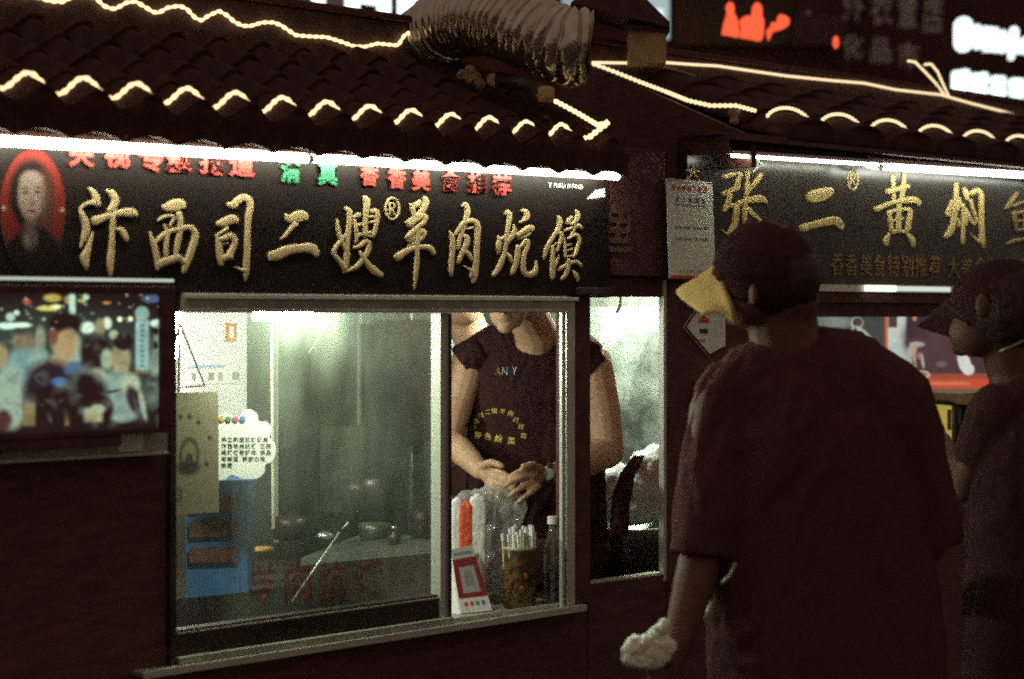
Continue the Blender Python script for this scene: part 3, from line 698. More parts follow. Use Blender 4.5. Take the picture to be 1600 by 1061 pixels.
# shelf strip under the television
sh = thing('wall_shelf', 'pale grey metal shelf strip on the wall below the television', 'shelf', (U(100, -.05), -.05, Z(100, 710, -.05)))
MB().slab([W(-60, 726, -.05), W(262, 708, -.05), W(262, 672, -.05), W(-60, 690, -.05)], (0, 1, 0), .04).build('shelf_face', M['aludark'], sh)
MB().slab([W(184, 706, -.0515), W(223, 704, -.0515), W(223, 674, -.0515), W(184, 676, -.0515)], (0, -1, 0), .002).build('shelf_label', M['paper'], sh)
MB().slab([W(-60, 727.5, -.055), W(262, 709, -.055), W(262, 705.5, -.055), W(-60, 723, -.055)], (0, -1, 0), .006).build('shelf_edge', M['alu'], sh)
tag(MB().tube([W(-10, 712, -.06), W(4, 707, -.06), W(12, 700, -.06), W(16, 690, -.06)], .002, 6).build('cable', M['wire']), 'thin black cable curling at the left end of the shelf strip', 'cable')

# ================================================================== INSIDE THE LEFT STALL
def lamp_thing(a, b, r, m, label):
    t = thing('ceiling_lamp', label, 'lamp', (a+b)/2)
    MB().tube([a, b], r, 12).build('glow_tube', m, t, True)
    MB().box(min(a.x, b.x), max(a.x, b.x), a.y-.02, a.y+.02, max(a.z, b.z)+r+.002, max(a.z, b.z)+r+.03, .003).build('housing', M['white'], t)
    return t
lamp_thing(W(398, 494, .085), W(486, 493, .085), .010, M['lampin'], 'bright fluorescent lamp behind the top of the steamed pane')
lamp_thing(Vector((.66, .42, 1.745)), Vector((.90, .42, 1.745)), .014, M['lampin2'], 'bright lamp over the narrow right bay of the left stall')
bl = thing('hanging_bulb', 'slim white lamp hanging at the left edge of the window', 'lamp', W(274, 500, .62))
MB().chain([(W(275, 488, .62), .012), (W(275, 530, .62), .012), (W(274, 556, .62), .007)]).build('glow_bulb', lamp('slim lamp', (1, 1, .86), 620), bl, True)
MB().chain([(W(272, 566, .62), .004), (W(271, 574, .62), .006)]).build('bulb_tip', lamp('slim lamp tip', (1, 1, .9), 1.5), bl, True)

pb = thing('notice_board', 'tall white notice board on the back wall with a small orange framed picture', 'board', W(330, 640, .95))
YB = 1.02
MB().box(U(262, YB), U(386, YB), YB, YB+.02, Z(330, 690, YB), 1.62, .002).build('panel', M['white'], pb)
MB().box(U(352, YB), U(367, YB), YB-.006, YB-.001, Z(360, 534, YB), Z(360, 505, YB), .001).build('picture_frame', mat('orange frame', (.62, .26, .08), .5), pb)
MB().box(U(356, YB), U(363, YB), YB-.008, YB-.0065, Z(360, 528, YB), Z(360, 510, YB), .0005).build('picture', M['paper'], pb)
MB().box(U(288, YB), U(372, YB), YB-.004, YB-.001, Z(330, 600, YB), Z(330, 567, YB), .0005).build('paper_sheet', M['paper'], pb)
for i, x in enumerate((298, 324, 340, 362)):
    MB().box(U(x, YB), U(x+6+3*(i % 2), YB), YB-.0058, YB-.0045, Z(330, 594, YB), Z(330, 582, YB)).build('print_block', mat('faint print', (.40, .36, .33), .7), pb)
MB().box(U(292, YB), U(350, YB), YB-.0058, YB-.0045, Z(330, 575, YB), Z(330, 570, YB)).build('print_block', mat('faint blue print', (.40, .48, .60), .7), pb)
# triangle hanger
th = thing('wire_hanger', 'dark wire triangle hanging in front of the white notice board', 'hanger', W(282, 500, .35))
a, b, c = W(280, 503, .35), W(320, 603, .35), W(262, 606, .35)
MB().tube([a, b], .0022, 6).tube([b, c], .0022, 6).tube([c, a], .0022, 6).tube([a, W(279, 486, .35)], .0022, 6).tube([a, W(279, 640, .35)], .003, 6).build('wire', M['wire'], th)
# grey card
cq = [S(250, 614, 4.42), S(341, 612, 4.52), S(341, 800, 4.52), S(250, 806, 4.42)]
gc = thing('grey_card', 'grey brown card with a faint round drawing leaning inside the left of the window', 'card', cq[3])
MB().slab(cq, FWD, .006).build('card_sheet', M['card'], gc)
def carddraw(p):
    p.grain(.3)
    for x, y in ((.2, .24), (.35, .2), (.5, .2), (.66, .25), (.85, .38), (.15, .5), (.8, .6), (.35, .6)): p.ell(x, y, .035, .02, (.025, .018, .012), .6)
    p.ell(.5, .52, .17, .15, (.025, .018, .012), .25).ell(.5, .52, .125, .115, (.38, .33, .22), .3).ell(.5, .55, .06, .05, (.025, .018, .012), .5).ell(.48, .62, .2, .06, (.025, .018, .012), .6)
    p.rect(.08, .38, .78, .9, (.09, .07, .05), .04).rect(.12, .2, .8, .88, (.34, .30, .20), .03).rect(.25, .33, .8, .88, (.34, .30, .20), .03)
sheet('card_print', painted('card print', .8), gc, [q-FWD*.002 for q in cq], (40, 70), carddraw, base=(.40, .35, .23), uv=True)
# cloud shaped white notice
cl = thing('cloud_notice', 'white cloud shaped notice with rows of small black characters', 'notice', S(385, 750, 4.9))
Dc = 4.86
out = []
for x, y in ((330, 655), (345, 648), (352, 645), (372, 652), (380, 642), (392, 640), (402, 648), (404, 658), (418, 660), (424, 672), (421, 684), (430, 694), (430, 710), (424, 722), (415, 726), (412, 740), (400, 748), (380, 748), (362, 742), (350, 750), (330, 746)): out.append((x, y, 1))
sm = spline(out, 4)
MB().slab([S(q[0], q[1], Dc) for q in sm], FWD, .008).build('board', M['white'], cl)
for r, (txt, y) in enumerate((('手工和面现烤现卖', 688), ('汴西羊肉炕馍 正宗', 698), ('肉嫩馍香好吃 请品', 708), ('老味道 请放心吃', 718), ('欢迎', 728))):
    textline(txt, S(346, y+2, Dc), RGT, Vector((0, 0, 1)), -FWD, .0125, .0145, 'print_line', M['ink'], cl, .03, .0015)
for i, c_ in enumerate(((.5, .3, .08), (.08, .25, .12), (.5, .1, .12), (.05, .15, .45))):
    MB().ell(S(346+i*11, 655, Dc-.004), (.008, .008, .002), VR @ Matrix.Rotation(math.pi/2, 3, 'X')).build('logo_dot', mat('logo colour', c_, .5), cl, True)
# blue panel
bp_ = thing('blue_crate', 'tall blue plastic crate standing inside the left end of the window', 'crate', S(338, 930, 4.85))
bq = [S(290, 752, 4.95), S(387, 750, 5.02), S(387, 925, 5.02), S(290, 935, 4.95)]
MB().slab(bq, FWD, .14).build('crate_body', M['blue'], bp_)
for y in (800, 840, 880): MB().slab([S(296, y, 4.945), S(372, y-2, 5.0), S(372, y-26, 5.0), S(296, y-24, 4.945)], -FWD, .003).build('crate_label', mat('dull red label', (.09, .03, .022), .7, var=.5, scale=60), bp_)
MB().slab([S(376, 925, 5.012), S(385, 925, 5.018), S(385, 752, 5.018), S(376, 752, 5.012)], -FWD, .006).build('crate_rib', M['blue'], bp_)
# vertical pole in the middle, with a thin wire
tag(MB().tube([S(425, 486, 5.2), S(426, 640, 5.2), S(427, 826, 5.2)], .0045, 8).build('steel_pole', mat('cream pole', (.62, .58, .44), .4)), 'thin pale vertical pole behind the steamed pane', 'pole')
tag(MB().tube([S(514, 487, 5.3), S(508, 510, 5.3), S(496, 532, 5.3), S(482, 552, 5.3)], .0015, 5).build('wire', M['tape']), 'thin pale wire sagging from the ceiling behind the steamed pane', 'wire')
# inner work counter and grill
wc = thing('work_counter', 'dark steel work counter with griddle behind the steamed pane', 'counter', (-.2, .6, .0))
MB().box(-1.2, .40, .62, 1.10, .75, .86, .004).build('counter_top', M['darksteel'], wc)
MB().box(-1.2, .40, .66, 1.08, .04, .748).build('cabinet', M['steeld'], wc)
gq = [S(470, 872, 5.15), S(560, 836, 5.75), S(690, 838, 5.6), S(690, 851, 5.15)]
MB().slab(gq, (0, 0, -1), .02).build('griddle_plate', M['steel'], wc)
MB().slab([q-Vector((0, 0, .022)) for q in gq], (0, 0, -1), .12).build('griddle_body', M['darksteel'], wc)
tag(MB().lathe(S(408, 862, 5.3), [(.001, 0), (.030, .0), (.036, .006), (.032, .012), (.001, .015)], 20).build('flatbread', M['bread'], None, True), 'small golden round bread on the counter beside the blue crate', 'bread')
MB_ = thing('ladle', 'steel ladle with a long bright handle slanting behind the pane', 'ladle', S(500, 880, 4.95))
MB().tube([S(456, 940, 4.86), S(500, 876, 4.92), S(530, 832, 5.0)], .0022, 8).build('handle', M['alu'], MB_, True)
MB().ell(S(508, 838, 5.02), (.022, .022, .012), VR).build('bowl', M['steel'], MB_, True)
tag(MB().tube([S(535, 826, 5.0), S(545, 816, 5.0)], .003, 6).build('tongs', M['alu'], None, True), 'tip of steel tongs glinting above the ladle', 'tongs')
# small jars and cloths behind
bt = thing('sauce_bottle', 'small glass sauce bottle with pale cap on the griddle edge', 'bottle', S(618, 846, 5.3))
MB().lathe(S(616, 850, 5.3), [(.001, 0), (.016, .001), (.016, .022), (.007, .03), (.007, .036)], 16).build('body', M['darksteel'], bt, True)
MB().lathe(S(616, 827, 5.3), [(.001, 0), (.009, .001), (.009, .008), (.001, .009)], 12).build('cap', M['steel'], bt, True)
for i, (x, y, D, rad, hh, m_, lb) in enumerate(((585, 846, 5.55, .045, .05, 'steeld', 'small steel bowl behind the ladle'), (660, 846, 5.5, .035, .09, 'darksteel', 'dark canister beside the window stile'), (560, 800, 5.9, .06, .10, 'darksteel', 'sooty pot at the back behind the griddle'), (450, 842, 5.6, .05, .06, 'darksteel', 'dark round pan beside the pale pole'))):
    tag(MB().lathe(S(x, y, D), [(.001, 0), (rad*.8, 0), (rad, hh*.6), (rad*1.04, hh), (rad*.97, hh), (rad*.7, .01), (.001, .008)], 24).build(('bowl', 'canister', 'pot', 'pan')[i], M[m_], None, True), lb, ('bowl', 'canister', 'pot', 'pan')[i])
# framed things in the dark background between pole and stile
tag(MB().slab([S(585, 500, 6.1), S(676, 500, 6.3), S(676, 690, 6.3), S(585, 690, 6.1)], FWD, .02).build('dark_cabinet', M['darksteel']), 'dark wall cabinet at the back between the pole and the window stile', 'cabinet')
tag(MB().slab([S(500, 668, 5.9), S(566, 668, 5.95), S(566, 800, 5.95), S(500, 800, 5.9)], FWD, .16).build('steel_box', M['steeld']), 'plain steel box standing at the back behind the steamed pane', 'box')
# white/green light panel behind the vendor's shoulder
tag(MB().slab([S(700, 500, 6.3), S(735, 500, 6.35), S(735, 610, 6.35), S(700, 610, 6.3)], FWD, .02).build('wall_poster', mat('pale green poster', (.45, .58, .46), .6)), 'pale green poster on the back wall by the standing vendor', 'poster')

# ---- on the ledge
tn = thing('skewer_tin', 'round gold patterned tin full of paper wrapped chopsticks on the ledge', 'tin', S(812, 946, 5.09))
base = S(812, 946, 5.09); base.z = ledge
MB().lathe(base, [(.040, 0), (.043, .002), (.043, .152), (.0435, .156), (.040, .156), (.040, .02)], 32).build('tin_body', M['tin'], tn, True)
MB().lathe(base, [(.0440, .148), (.0448, .150), (.0448, .157), (.0425, .158), (.0422, .150)], 32).build('rim', M['aludark'], tn, True)
ck = mat('red tin ornament', (.20, .035, .025), .45, var=.4, scale=50)
for i, (dx, dz, s_) in enumerate(((-.02, .10, .010), (-.016, .07, .012), (-.022, .045, .009), (.0, .115, .008), (.014, .085, .010), (.005, .05, .012))):
    c0 = base+RGT*dx-FWD*math.sqrt(.0436**2-dx*dx)+Vector((0, 0, dz))
    MB().ell(c0, (s_*.7, .0015, s_), rotv(roll=i*40, yaw=-math.degrees(math.asin(dx/.0436))), 2).build('ornament', ck, tn, True)
rr = random.Random(5)
for i in range(24):
    a = rr.uniform(0, 6.28); r0 = .034*math.sqrt(rr.random()); dx = r0*math.cos(a); dy = r0*math.sin(a)
    lean = Vector((dx*.32-.003, dy*.32, 0)); h_ = rr.uniform(.187, .212)
    if i == 0: dx, dy, lean, h_ = -.034, -.01, Vector((-.010, 0, 0)), .19
    p0 = base+RGT*dx+FWD*dy+Vector((0, 0, .03)); p1 = p0+RGT*lean.x+FWD*lean.y+Vector((0, 0, h_-.03))
    s_ = thing('wrapped_chopsticks', 'paper wrapped chopsticks standing in the gold tin', 'chopsticks', p0, 'wrapped chopsticks in the gold tin')
    MB().tube([p0, p1-(p1-p0)*.12], .0034, 6).build('paper_sleeve', M['stick'] if i % 3 == 0 else M['paper'], s_)
    MB().tube([p1-(p1-p0)*.118, p1], .0046, 6).build('paper_end', M['white'], s_)
# payment card stand (its code left out)
k = [S(704, 859, 5.06), S(738, 852, 5.11), S(769, 945, 5.02), S(720, 958, 4.97)]
k[2].z = ledge+.002; k[3].z = ledge+.002
qs = thing('payment_stand', 'red and white payment card stand leaning on the ledge', 'card stand', k[3])
nrm = (k[1]-k[0]).cross(k[3]-k[0]).normalized(); nrm = -nrm if nrm.dot(FWD) < 0 else nrm
MB().slab(k, nrm, .004).build('stand_card', M['white'], qs)
def payc(p):
    p.rect(0, 1, .0, .17, (.50, .50, .46), .02).rect(-.1, 1.1, .165, .78, (.22, .022, .018), .02)
    p.rect(.20, .80, .30, .70, (.36, .34, .33), .02).rect(.34, .66, .37, .60, (.24, .22, .22), .03)
    for i, c_ in enumerate(((.5, .07, .06), (.5, .07, .06), (.05, .25, .12), (.06, .14, .45))): p.ell(.22+i*.19, .87, .065, .042, c_, .4).ell(.22+i*.19, .95, .05, .008, (.5, .45, .42), .5)
    for i in range(8): p.rect(.1+i*.1, .17+i*.1, .07, .12, (.12, .10, .10), .02)
sheet('stand_print', painted('payment card print', .4), qs, [q-nrm*.0012 for q in k], (44, 90), payc, base=(.68, .68, .64), uv=True)
MB().slab([k[0]+nrm*.006, k[3]+nrm*.006, k[3]-RGT*.035+nrm*.07], (k[1]-k[0]), .05).build('stand_back', M['white'], qs)
# white pack with a red stripe inside a clear bag
pk = thing('tissue_pack', 'white paper bag pack with a wide red stripe standing behind the payment stand', 'paper bags', S(735, 935, 5.16))
def packblob(x0, x1, y0, y1, D, dep, m, name, parent, vox=.004, wr=.0015):
    mb = MB()
    hw = (x1-x0)/2/F*D
    for i in range(-2, 3):
        xx = (x0+x1)/2+(x1-x0)*i*.14
        for dd in (-.4, 0, .4):
            mb.chain([(S(xx, y0+8+abs(i)*2, D)+FWD*dep*dd, hw*.42), (S(xx, (y0+y1)/2, D)+FWD*dep*dd, hw*.46), (S(xx, y1-6, D)+FWD*dep*dd, hw*.45)])
    return organic(mb, name, m, parent, vox, 3, wr, 26)
packblob(705, 724, 772, 938, 5.15, .028, M['white'], 'pack_side', pk)
packblob(734, 760, 768, 938, 5.15, .030, M['white'], 'pack_side', pk)
packblob(717, 740, 778, 880, 5.145, .024, mat('red print stripe', (.72, .11, .05), .5, var=.25, scale=60), 'pack_stripe', pk)
packblob(717, 740, 850, 938, 5.150, .022, M['white'], 'pack_base', pk)
cb = thing('clear_bag', 'crumpled clear plastic bag held open behind the tin', 'plastic bag', S(790, 930, 5.2))
mb = MB()
for x, y, rx, ry in ((745, 785, .035, .035), (775, 775, .05, .03), (790, 800, .05, .05), (785, 840, .05, .06), (775, 890, .05, .06), (790, 915, .035, .03), (810, 790, .02, .03), (728, 776, .02, .014), (800, 870, .028, .09)):
    mb.ell(S(x, y, 5.22), (rx, .04, ry), VR, 2)
organic(mb, 'bag_film', M['clear'], cb, .005, 2, .005, 22)
# water bottle
wb = thing('water_bottle', 'clear water bottle with white cap against the right window jamb', 'bottle', S(864, 938, 5.16))
wbc = S(864, 940, 5.16); wbc.z = ledge
MB().lathe(wbc, [(.020, 0), (.0255, .004), (.0255, .03), (.0235, .036), (.0255, .042), (.0255, .075), (.0235, .081), (.0255, .088), (.0255, .13), (.022, .155), (.012, .185), (.0105, .205)], 24).build('bottle_body', M['bottle'], wb, True)
MB().lathe(wbc, [(.0001, .2055), (.0145, .206), (.0145, .224), (.013, .226), (.0001, .2262)], 24).build('bottle_cap', M['white'], wb)
MB().lathe(wbc, [(.0262, .082), (.0264, .083), (.0264, .122), (.0262, .123)], 24).build('bottle_label', mk_glass('film label', .3), wb, True)

# ---- right bay: pot and white sacks
pt = thing('steel_pot', 'wide steel pot with white plastic behind the vendor\'s elbow', 'pot', S(982, 870, 5.72))
pc = S(986, 825, 5.74)
MB().lathe(pc-Vector((0, 0, .12)), [(.001, 0), (.118, 0), (.122, .12), (.128, .124), (.128, .129), (.118, .129), (.116, .01)], 36).build('pot_body', M['steel'], pt, True)
MB().tube([pc+Vector((.125*math.cos(a), .125*math.sin(a), .006)) for a in [2*math.pi*i/36 for i in range(36)]], .004, 8, closed=True).build('pot_rim', M['alu'], pt, True)
MB().box(.55, .945, .05, .60, .70, pc.z-.122, .003).build('side_counter', M['darksteel'], wc)
fm = mat('mottled film on steel', (.42, .50, .44), .4, metal=.2, var=.5, scale=9, col2=(.10, .12, .10), bump=.3)
tag(MB().box(UL1-.006, UL1-.001, .06, .62, 1.05, 1.60).build('film_sheet', fm), 'mottled greenish plastic film on the steel side wall of the right bay', 'plastic film')
ws = thing('white_sack', 'crumpled white plastic sack standing in the pot', 'sack', S(985, 800, 5.76))
mb = MB()
for x, y, rx, ry in ((935, 775, .055, .075), (965, 765, .06, .085), (1000, 762, .06, .085), (1022, 735, .05, .08), (945, 752, .05, .05), (985, 795, .10, .05), (1035, 780, .05, .08), (1000, 722, .035, .035)):
    mb.ell(S(x, y, 5.80), (rx, .045, ry), VR, 2)
organic(mb, 'sack_film', mat('white plastic film', (.66, .70, .63), .35, var=.2, scale=20, bump=.5, bscale=40), ws, .006, 4, .003, 12)
tg = thing('hanging_strap', 'dark apron strap hanging in front of the white sack', 'strap', S(975, 780, 5.55))
MB().slab([S(952, 838, 5.55), S(982, 838, 5.55), S(984, 790, 5.56), S(992, 745, 5.58), S(1008, 712, 5.6), S(990, 712, 5.6), S(970, 738, 5.58), S(956, 775, 5.56)], FWD, .01).build('strap_cloth', M['shirt'], tg)
tag(MB().slab([S(960, 520, 5.9), S(985, 508, 5.9), S(972, 528, 5.9), S(948, 542, 5.9)], FWD, .003).build('plastic_scrap', M['white']), 'torn white plastic scrap stuck on the steel wall of the right bay', 'plastic scrap')
tag(MB().slab([S(934, 533, 5.9), S(943, 520, 5.9), S(946, 522, 5.9), S(938, 541, 5.9)], FWD, .003).build('plastic_scrap', M['white']), 'small narrow white scrap just above the vendor\'s shoulder', 'plastic scrap')
tag(MB().slab([S(968, 440, 5.6), S(972, 440, 5.6), S(971, 480, 5.6), S(966, 490, 5.6), S(961, 488, 5.6), S(967, 476, 5.6)], FWD, .003).build('hanging_tag', M['white']), 'white tag hanging from the top of the right bay', 'tag')

# ================================================================== RIGHT STALL
YE2 = -.14
uR0 = U(1182, YE2); YRR = depth_for(925, uR0); ZRR = Z(925, 100, YRR)
c0, c1 = U(1232, YE2+.08), U(1595, YE2+.08); pR = (c1-c0)/5
ZE2 = Z(1300, 177, YE2+.08)-.087
s2 = thing('food_stall', 'right food stall with yellow characters on a glossy sign and rope lit roof', 'food stall', (2.0, .6, 0))
UR1 = 4.2; UA = U(1057)
MB().box(.985, UR1, .02, .045, 0, 1.0).build('front_panel', M['wood'], s2)
MB().box(UA, U(1258), -.002, .026, 0, 1.66).build('pillar', M['wood'], s2)
MB().box(UA, UR1, .0, .05, 1.60, 2.06).build('header', M['wood'], s2)
MB().box(U(1141), UR1, -.012, .012, Z(1400, 495), Z(1400, 474)).build('lintel', M['black'], s2)
MB().box(U(1141), UR1, -.03, .0, Z(1400, 473.5), Z(1400, 458)).build('lintel', M['wood'], s2)
MB().box(UR1, UR1+.04, .05, 1.2, 0, 2.0).build('side_wall', M['wood'], s2)
MB().box(.985, UR1, 1.2, 1.24, 0, 2.0).build('back_wall', M['steeld'], s2)
MB().box(.985, UR1, .051, 1.199, 1.85, 1.88).build('ceiling', M['wood'], s2)
rfR = roof(s2, c0, pR, -0, 10, YE2, ZE2, YRR, ZRR-.02, profR, .14, .022, .006, uR0, UR1)
MB().box(uR0-.02, UR1, YRR-.012, YRR+.05, ZRR-.03, ZRR+.060, .004).build('ridge_beam', M['black'], rfR)
MB().box(uR0-.03, UR1, YRR-.03, YRR+.065, ZRR+.061, ZRR+.076, .004).build('ridge_cap', M['wood'], rfR)
MB().slab([(uR0-.02, YE2+.02, ZE2-.01), (uR0-.02, YRR, ZRR+.0), (uR0-.02, YRR*2, ZE2-.01)], (1, 0, 0), .018).build('gable_board', M['wood'], rfR)
MB().box(uR0-.022, uR0-.001, YE2, YRR*2, ZE2-.10, ZE2-.011).build('gable_board', M['wood'], rfR)
MB().box(UA, UR1, -.15, .0, 2.062, 2.072).build('soffit', M['wood'], rfR)
UC = U(1140, -.165)
MB().box(UC, UR1, -.165, -.151, 2.05, ZE2-.02).build('fascia', M['black'], rfR)
MB().box(UC-.008, UC-.001, -.165, -.004, 2.012, ZE2-.02).build('fascia', M['black'], rfR)
pts = []; u = c0-.40*pR
while u < 3.2:
    t = (u-c0)/pR; pts.append((u, YE2+.08, ZE2+.030+profR(t)+.005)); u += .008
rope(pts, .0052, .0150, M['ropeR'], 'beaded rope light over the lower tile crests of the right roof')
pts = [W(x, y+1.2*math.sin(x*.055), Y) for x, y, Y in [(925, 97, YRR-.02), (980, 99, YRR-.02), (1040, 97, YRR-.02), (1085, 101, YRR-.02), (1120, 104, YRR-.02), (1170, 109, YRR-.02), (1230, 120, YRR-.02), (1300, 125, YRR-.02), (1350, 131, YRR-.02), (1400, 139, YRR-.02), (1470, 149, YRR-.02), (1520, 161, YRR-.02), (1570, 176, YRR-.02), (1620, 190, YRR-.02)]]
rope(pts, .0046, .0145, M['ropeR'], 'beaded rope light along the ridge of the right roof')
pts = [W(x, y, Y) for x, y, Y in [(925, 99, YRR-.03), (960, 112, YRR*.86), (1000, 128, YRR*.7), (1040, 143, YRR*.5), (1075, 157, .09), (1110, 165, .02), (1150, 165, -.04), (1180, 173, -.11)]]
rope(pts, .0060, .0150, M['ropeR'], 'beaded rope light down the left slope edge of the right roof')
rope([W(1418, 95, YRR-.03), W(1430, 97, YRR-.03), W(1445, 112, YRR-.03), W(1462, 130, YRR-.03), W(1476, 149, YRR-.03)], .0048, .0145, M['ropeR'], 'left strand of the loose rope tuft on the right ridge')
rope([W(1444, 101, YRR-.035), W(1455, 100, YRR-.035), W(1465, 112, YRR-.035), W(1473, 130, YRR-.035), W(1482, 150, YRR-.035)], .0048, .0145, M['ropeR'], 'right curled strand of the loose rope tuft on the right ridge')
rope([W(1010, 101, YRR-.1), W(1050, 108, YRR-.12), W(1086, 119, YRR-.14)], .0045, .03, M['tan'], 'unlit tan strip lying at the left end of the right roof', 'strip', 'strip')
tag(MB().lathe(W(1147, 195, -.05), [(.001, 0), (.012, .001), (.014, .01), (.009, .02), (.016, .03), (.018, .042), (.001, .046)], 16).build('floodlight_knob', M['tape'], None, True), 'dull tan lamp holder hanging at the left end of the right eave', 'lamp holder')

tubelight(1142, 243.5, 1372, 258, -.13, .0028, lamp('thin tube', (.97, 1, .82), 30.0), 'thin dim tube under the left part of the right eave')
tubelight(1378, 261, 1720, 281, -.13, .0085, M['tubeR'], 'thick bright tube under the right eave')
tag(MB().tube([W(1182, 246, -.08), W(1188, 256, -.075), W(1180, 266, -.07), W(1175, 270, -.07)], .003, 6).tube([W(1180, 250, -.08), W(1194, 257, -.075)], .002, 6).build('cable_tie', M['white']), 'white cable tie sticking out under the thin tube', 'cable tie')
tag(MB().tube([W(1350, 261, -.08), W(1362, 263, -.08), W(1376, 264, -.08)], .004, 6).build('cable_tie', M['white']), 'white cable tie at the joint of the right eave tubes', 'cable tie')

r2 = thing('shop_sign', 'glossy dark sign with four large yellow characters on the right stall', 'sign', (U(1400), -.03, 1.66))
YS2 = -.034
MB().box(UA+.004, UR1, YS2, -.002, Z(1400, 446), 2.03, .002).build('board', M['signgloss'], r2)
G6 = (1110, 255, 6.957); G7 = (1350, 260, 5.584)
CH2 = [
 (G6, [[(145,150,70),(210,130,60),(280,110,50),(320,130,60),(290,190,70),(285,250,80),(280,290,50)],[(120,340,60),(180,315,60),(240,290,60),(290,270,50)],[(205,340,60),(185,420,60),(155,490,60),(130,535,20)],
  [(170,480,40),(230,460,50),(270,480,80),(270,560,70),(260,650,70),(225,720,70),(180,770,40),(115,730,12)],[(400,85,60),(395,180,55),(390,280,50),(380,380,50),(370,480,60),(365,580,55),(355,660,30)],
  [(545,120,60),(500,190,60),(440,260,45),(400,330,30)],[(290,440,70),(360,420,70),(440,400,80),(530,390,100),(585,415,60),(600,440,30)],[(405,490,40),(450,550,60),(510,600,45),(570,655,15)]]),
 (G6, [[(1080,375,140),(1120,365,160),(1200,345,160),(1270,315,130),(1315,300,80)],[(985,712,95),(1050,695,90),(1150,665,90),(1260,640,100),(1350,630,110),(1395,665,100),(1425,715,55)]]),
 (G7, [[(250,75,45),(250,160,40),(255,240,35),(255,320,35)],[(345,50,35),(340,130,40),(335,220,40),(320,300,40)],[(200,225,60),(290,200,50),(360,180,50),(390,170,35)],
  [(95,380,55),(170,345,45),(250,315,40),(350,300,60),(430,295,65),(465,315,55),(472,345,30)],[(300,320,50),(300,420,45),(298,500,55),(298,580,40)],[(215,395,40),(225,480,40),(235,570,40)],
  [(215,400,35),(300,380,35),(385,380,45),(395,440,45),(370,570,45)],[(240,480,20),(290,465,30),(340,450,25)],[(235,580,35),(300,565,30),(365,575,35)],[(215,590,25),(190,640,50),(190,690,35)],[(370,590,25),(410,640,55),(425,705,25)]]),
 (G7, [[(800,150,45),(800,220,45),(800,300,50),(790,400,50),(775,500,50),(750,570,60),(705,620,40)],[(760,300,20),(745,360,40),(730,420,50),(750,435,20)],[(830,270,25),(825,330,40),(805,390,30)],[(805,450,20),(825,500,35),(825,530,20)],
  [(870,190,30),(885,240,55),(895,290,35)],[(860,330,30),(862,430,35),(860,540,35),(858,640,35),(858,680,20)],[(925,240,50),(980,210,50),(1012,240,50),(1018,340,45),(1020,450,45),(1022,560,45),(1028,650,50),(1040,720,15)],
  [(1010,660,45),(970,630,25),(930,590,10)],[(890,370,20),(890,440,30),(888,520,15)],[(925,290,25),(940,350,30),(960,420,30),(985,500,25)],[(905,400,20),(925,470,30),(960,510,30)]]),
]
for gg, sts in CH2: brush(sts, *gg, YS2, .004, 'gold_character', M['goldr'], r2, .92)
brush([[(1330,230,30),(1270,320,40),(1230,380,30)],[(1290,350,25),(1360,320,30),(1430,320,35),(1400,400,30)],[(1300,400,35),(1310,480,35),(1320,570,25)],[(1310,410,30),(1400,395,35),(1480,400,40),(1475,560,40)],[(1315,480,25),(1460,470,30)],[(1320,560,30),(1470,550,30)],[(1395,400,30),(1400,560,30)],[(1245,680,30),(1320,650,35),(1420,640,40),(1560,640,50)]], *G7, YS2, .006, 'gold_character', M['golddim'], r2)
ring = [(835+23*math.cos(a), 802+43*math.sin(a), 6.5) for a in [2*math.pi*i/18 for i in range(19)]]
brush([ring, [(826, 775, 5.5), (826, 800, 5.5), (826, 826, 5.5)], [(826, 778, 5.5), (842, 781, 5.5), (843, 796, 5.5), (826, 803, 5.5)], [(832, 804, 5.5), (844, 826, 5.5)]], 1040, 0, 2.857, YS2, .003, 'registered_mark', M['goldr'], r2)
for ch, x, y in (('大', 1272, 412), ('香', 1307, 413), ('香', 1329, 414), ('美', 1352, 414), ('食', 1373, 415), ('特', 1395, 415), ('别', 1417, 416), ('推', 1438, 416), ('荐', 1460, 417), ('大', 1489, 418), ('美', 1510, 419), ('食', 1532, 419), ('特', 1554, 420), ('别', 1575, 420), ('香', 1596, 421)):
    glyph(ch, x-9, x+9, y-17, y+17, YS2, 'small_character', M['golddim'], r2, bold=.0, depth=.003)
glyph('大', 1071, 1092, 258, 282, YS2, 'small_character', M['goldr'], r2, bold=.02, depth=.003)
# lit aluminium strip below the sign
ls = thing('light_strip', 'bright aluminium light strip right under the right sign', 'light strip', (U(1380), -.04, Z(1380, 452)))
zz = Z(1400, 457)
MB().box(U(1262), U(1520), -.040, -.031, zz, zz+.021).build('channel', M['alu'], ls)
MB().box(U(1355, -.05), U(1400, -.05), -.052, -.041, zz+.002, zz+.020).build('lamp_segment', M['tubedim'], ls)
MB().box(U(1401, -.05), U(1486, -.05), -.048, -.041, zz+.004, zz+.018).build('lamp_segment', lamp('weaker strip', (.95, 1, .88), .75), ls)
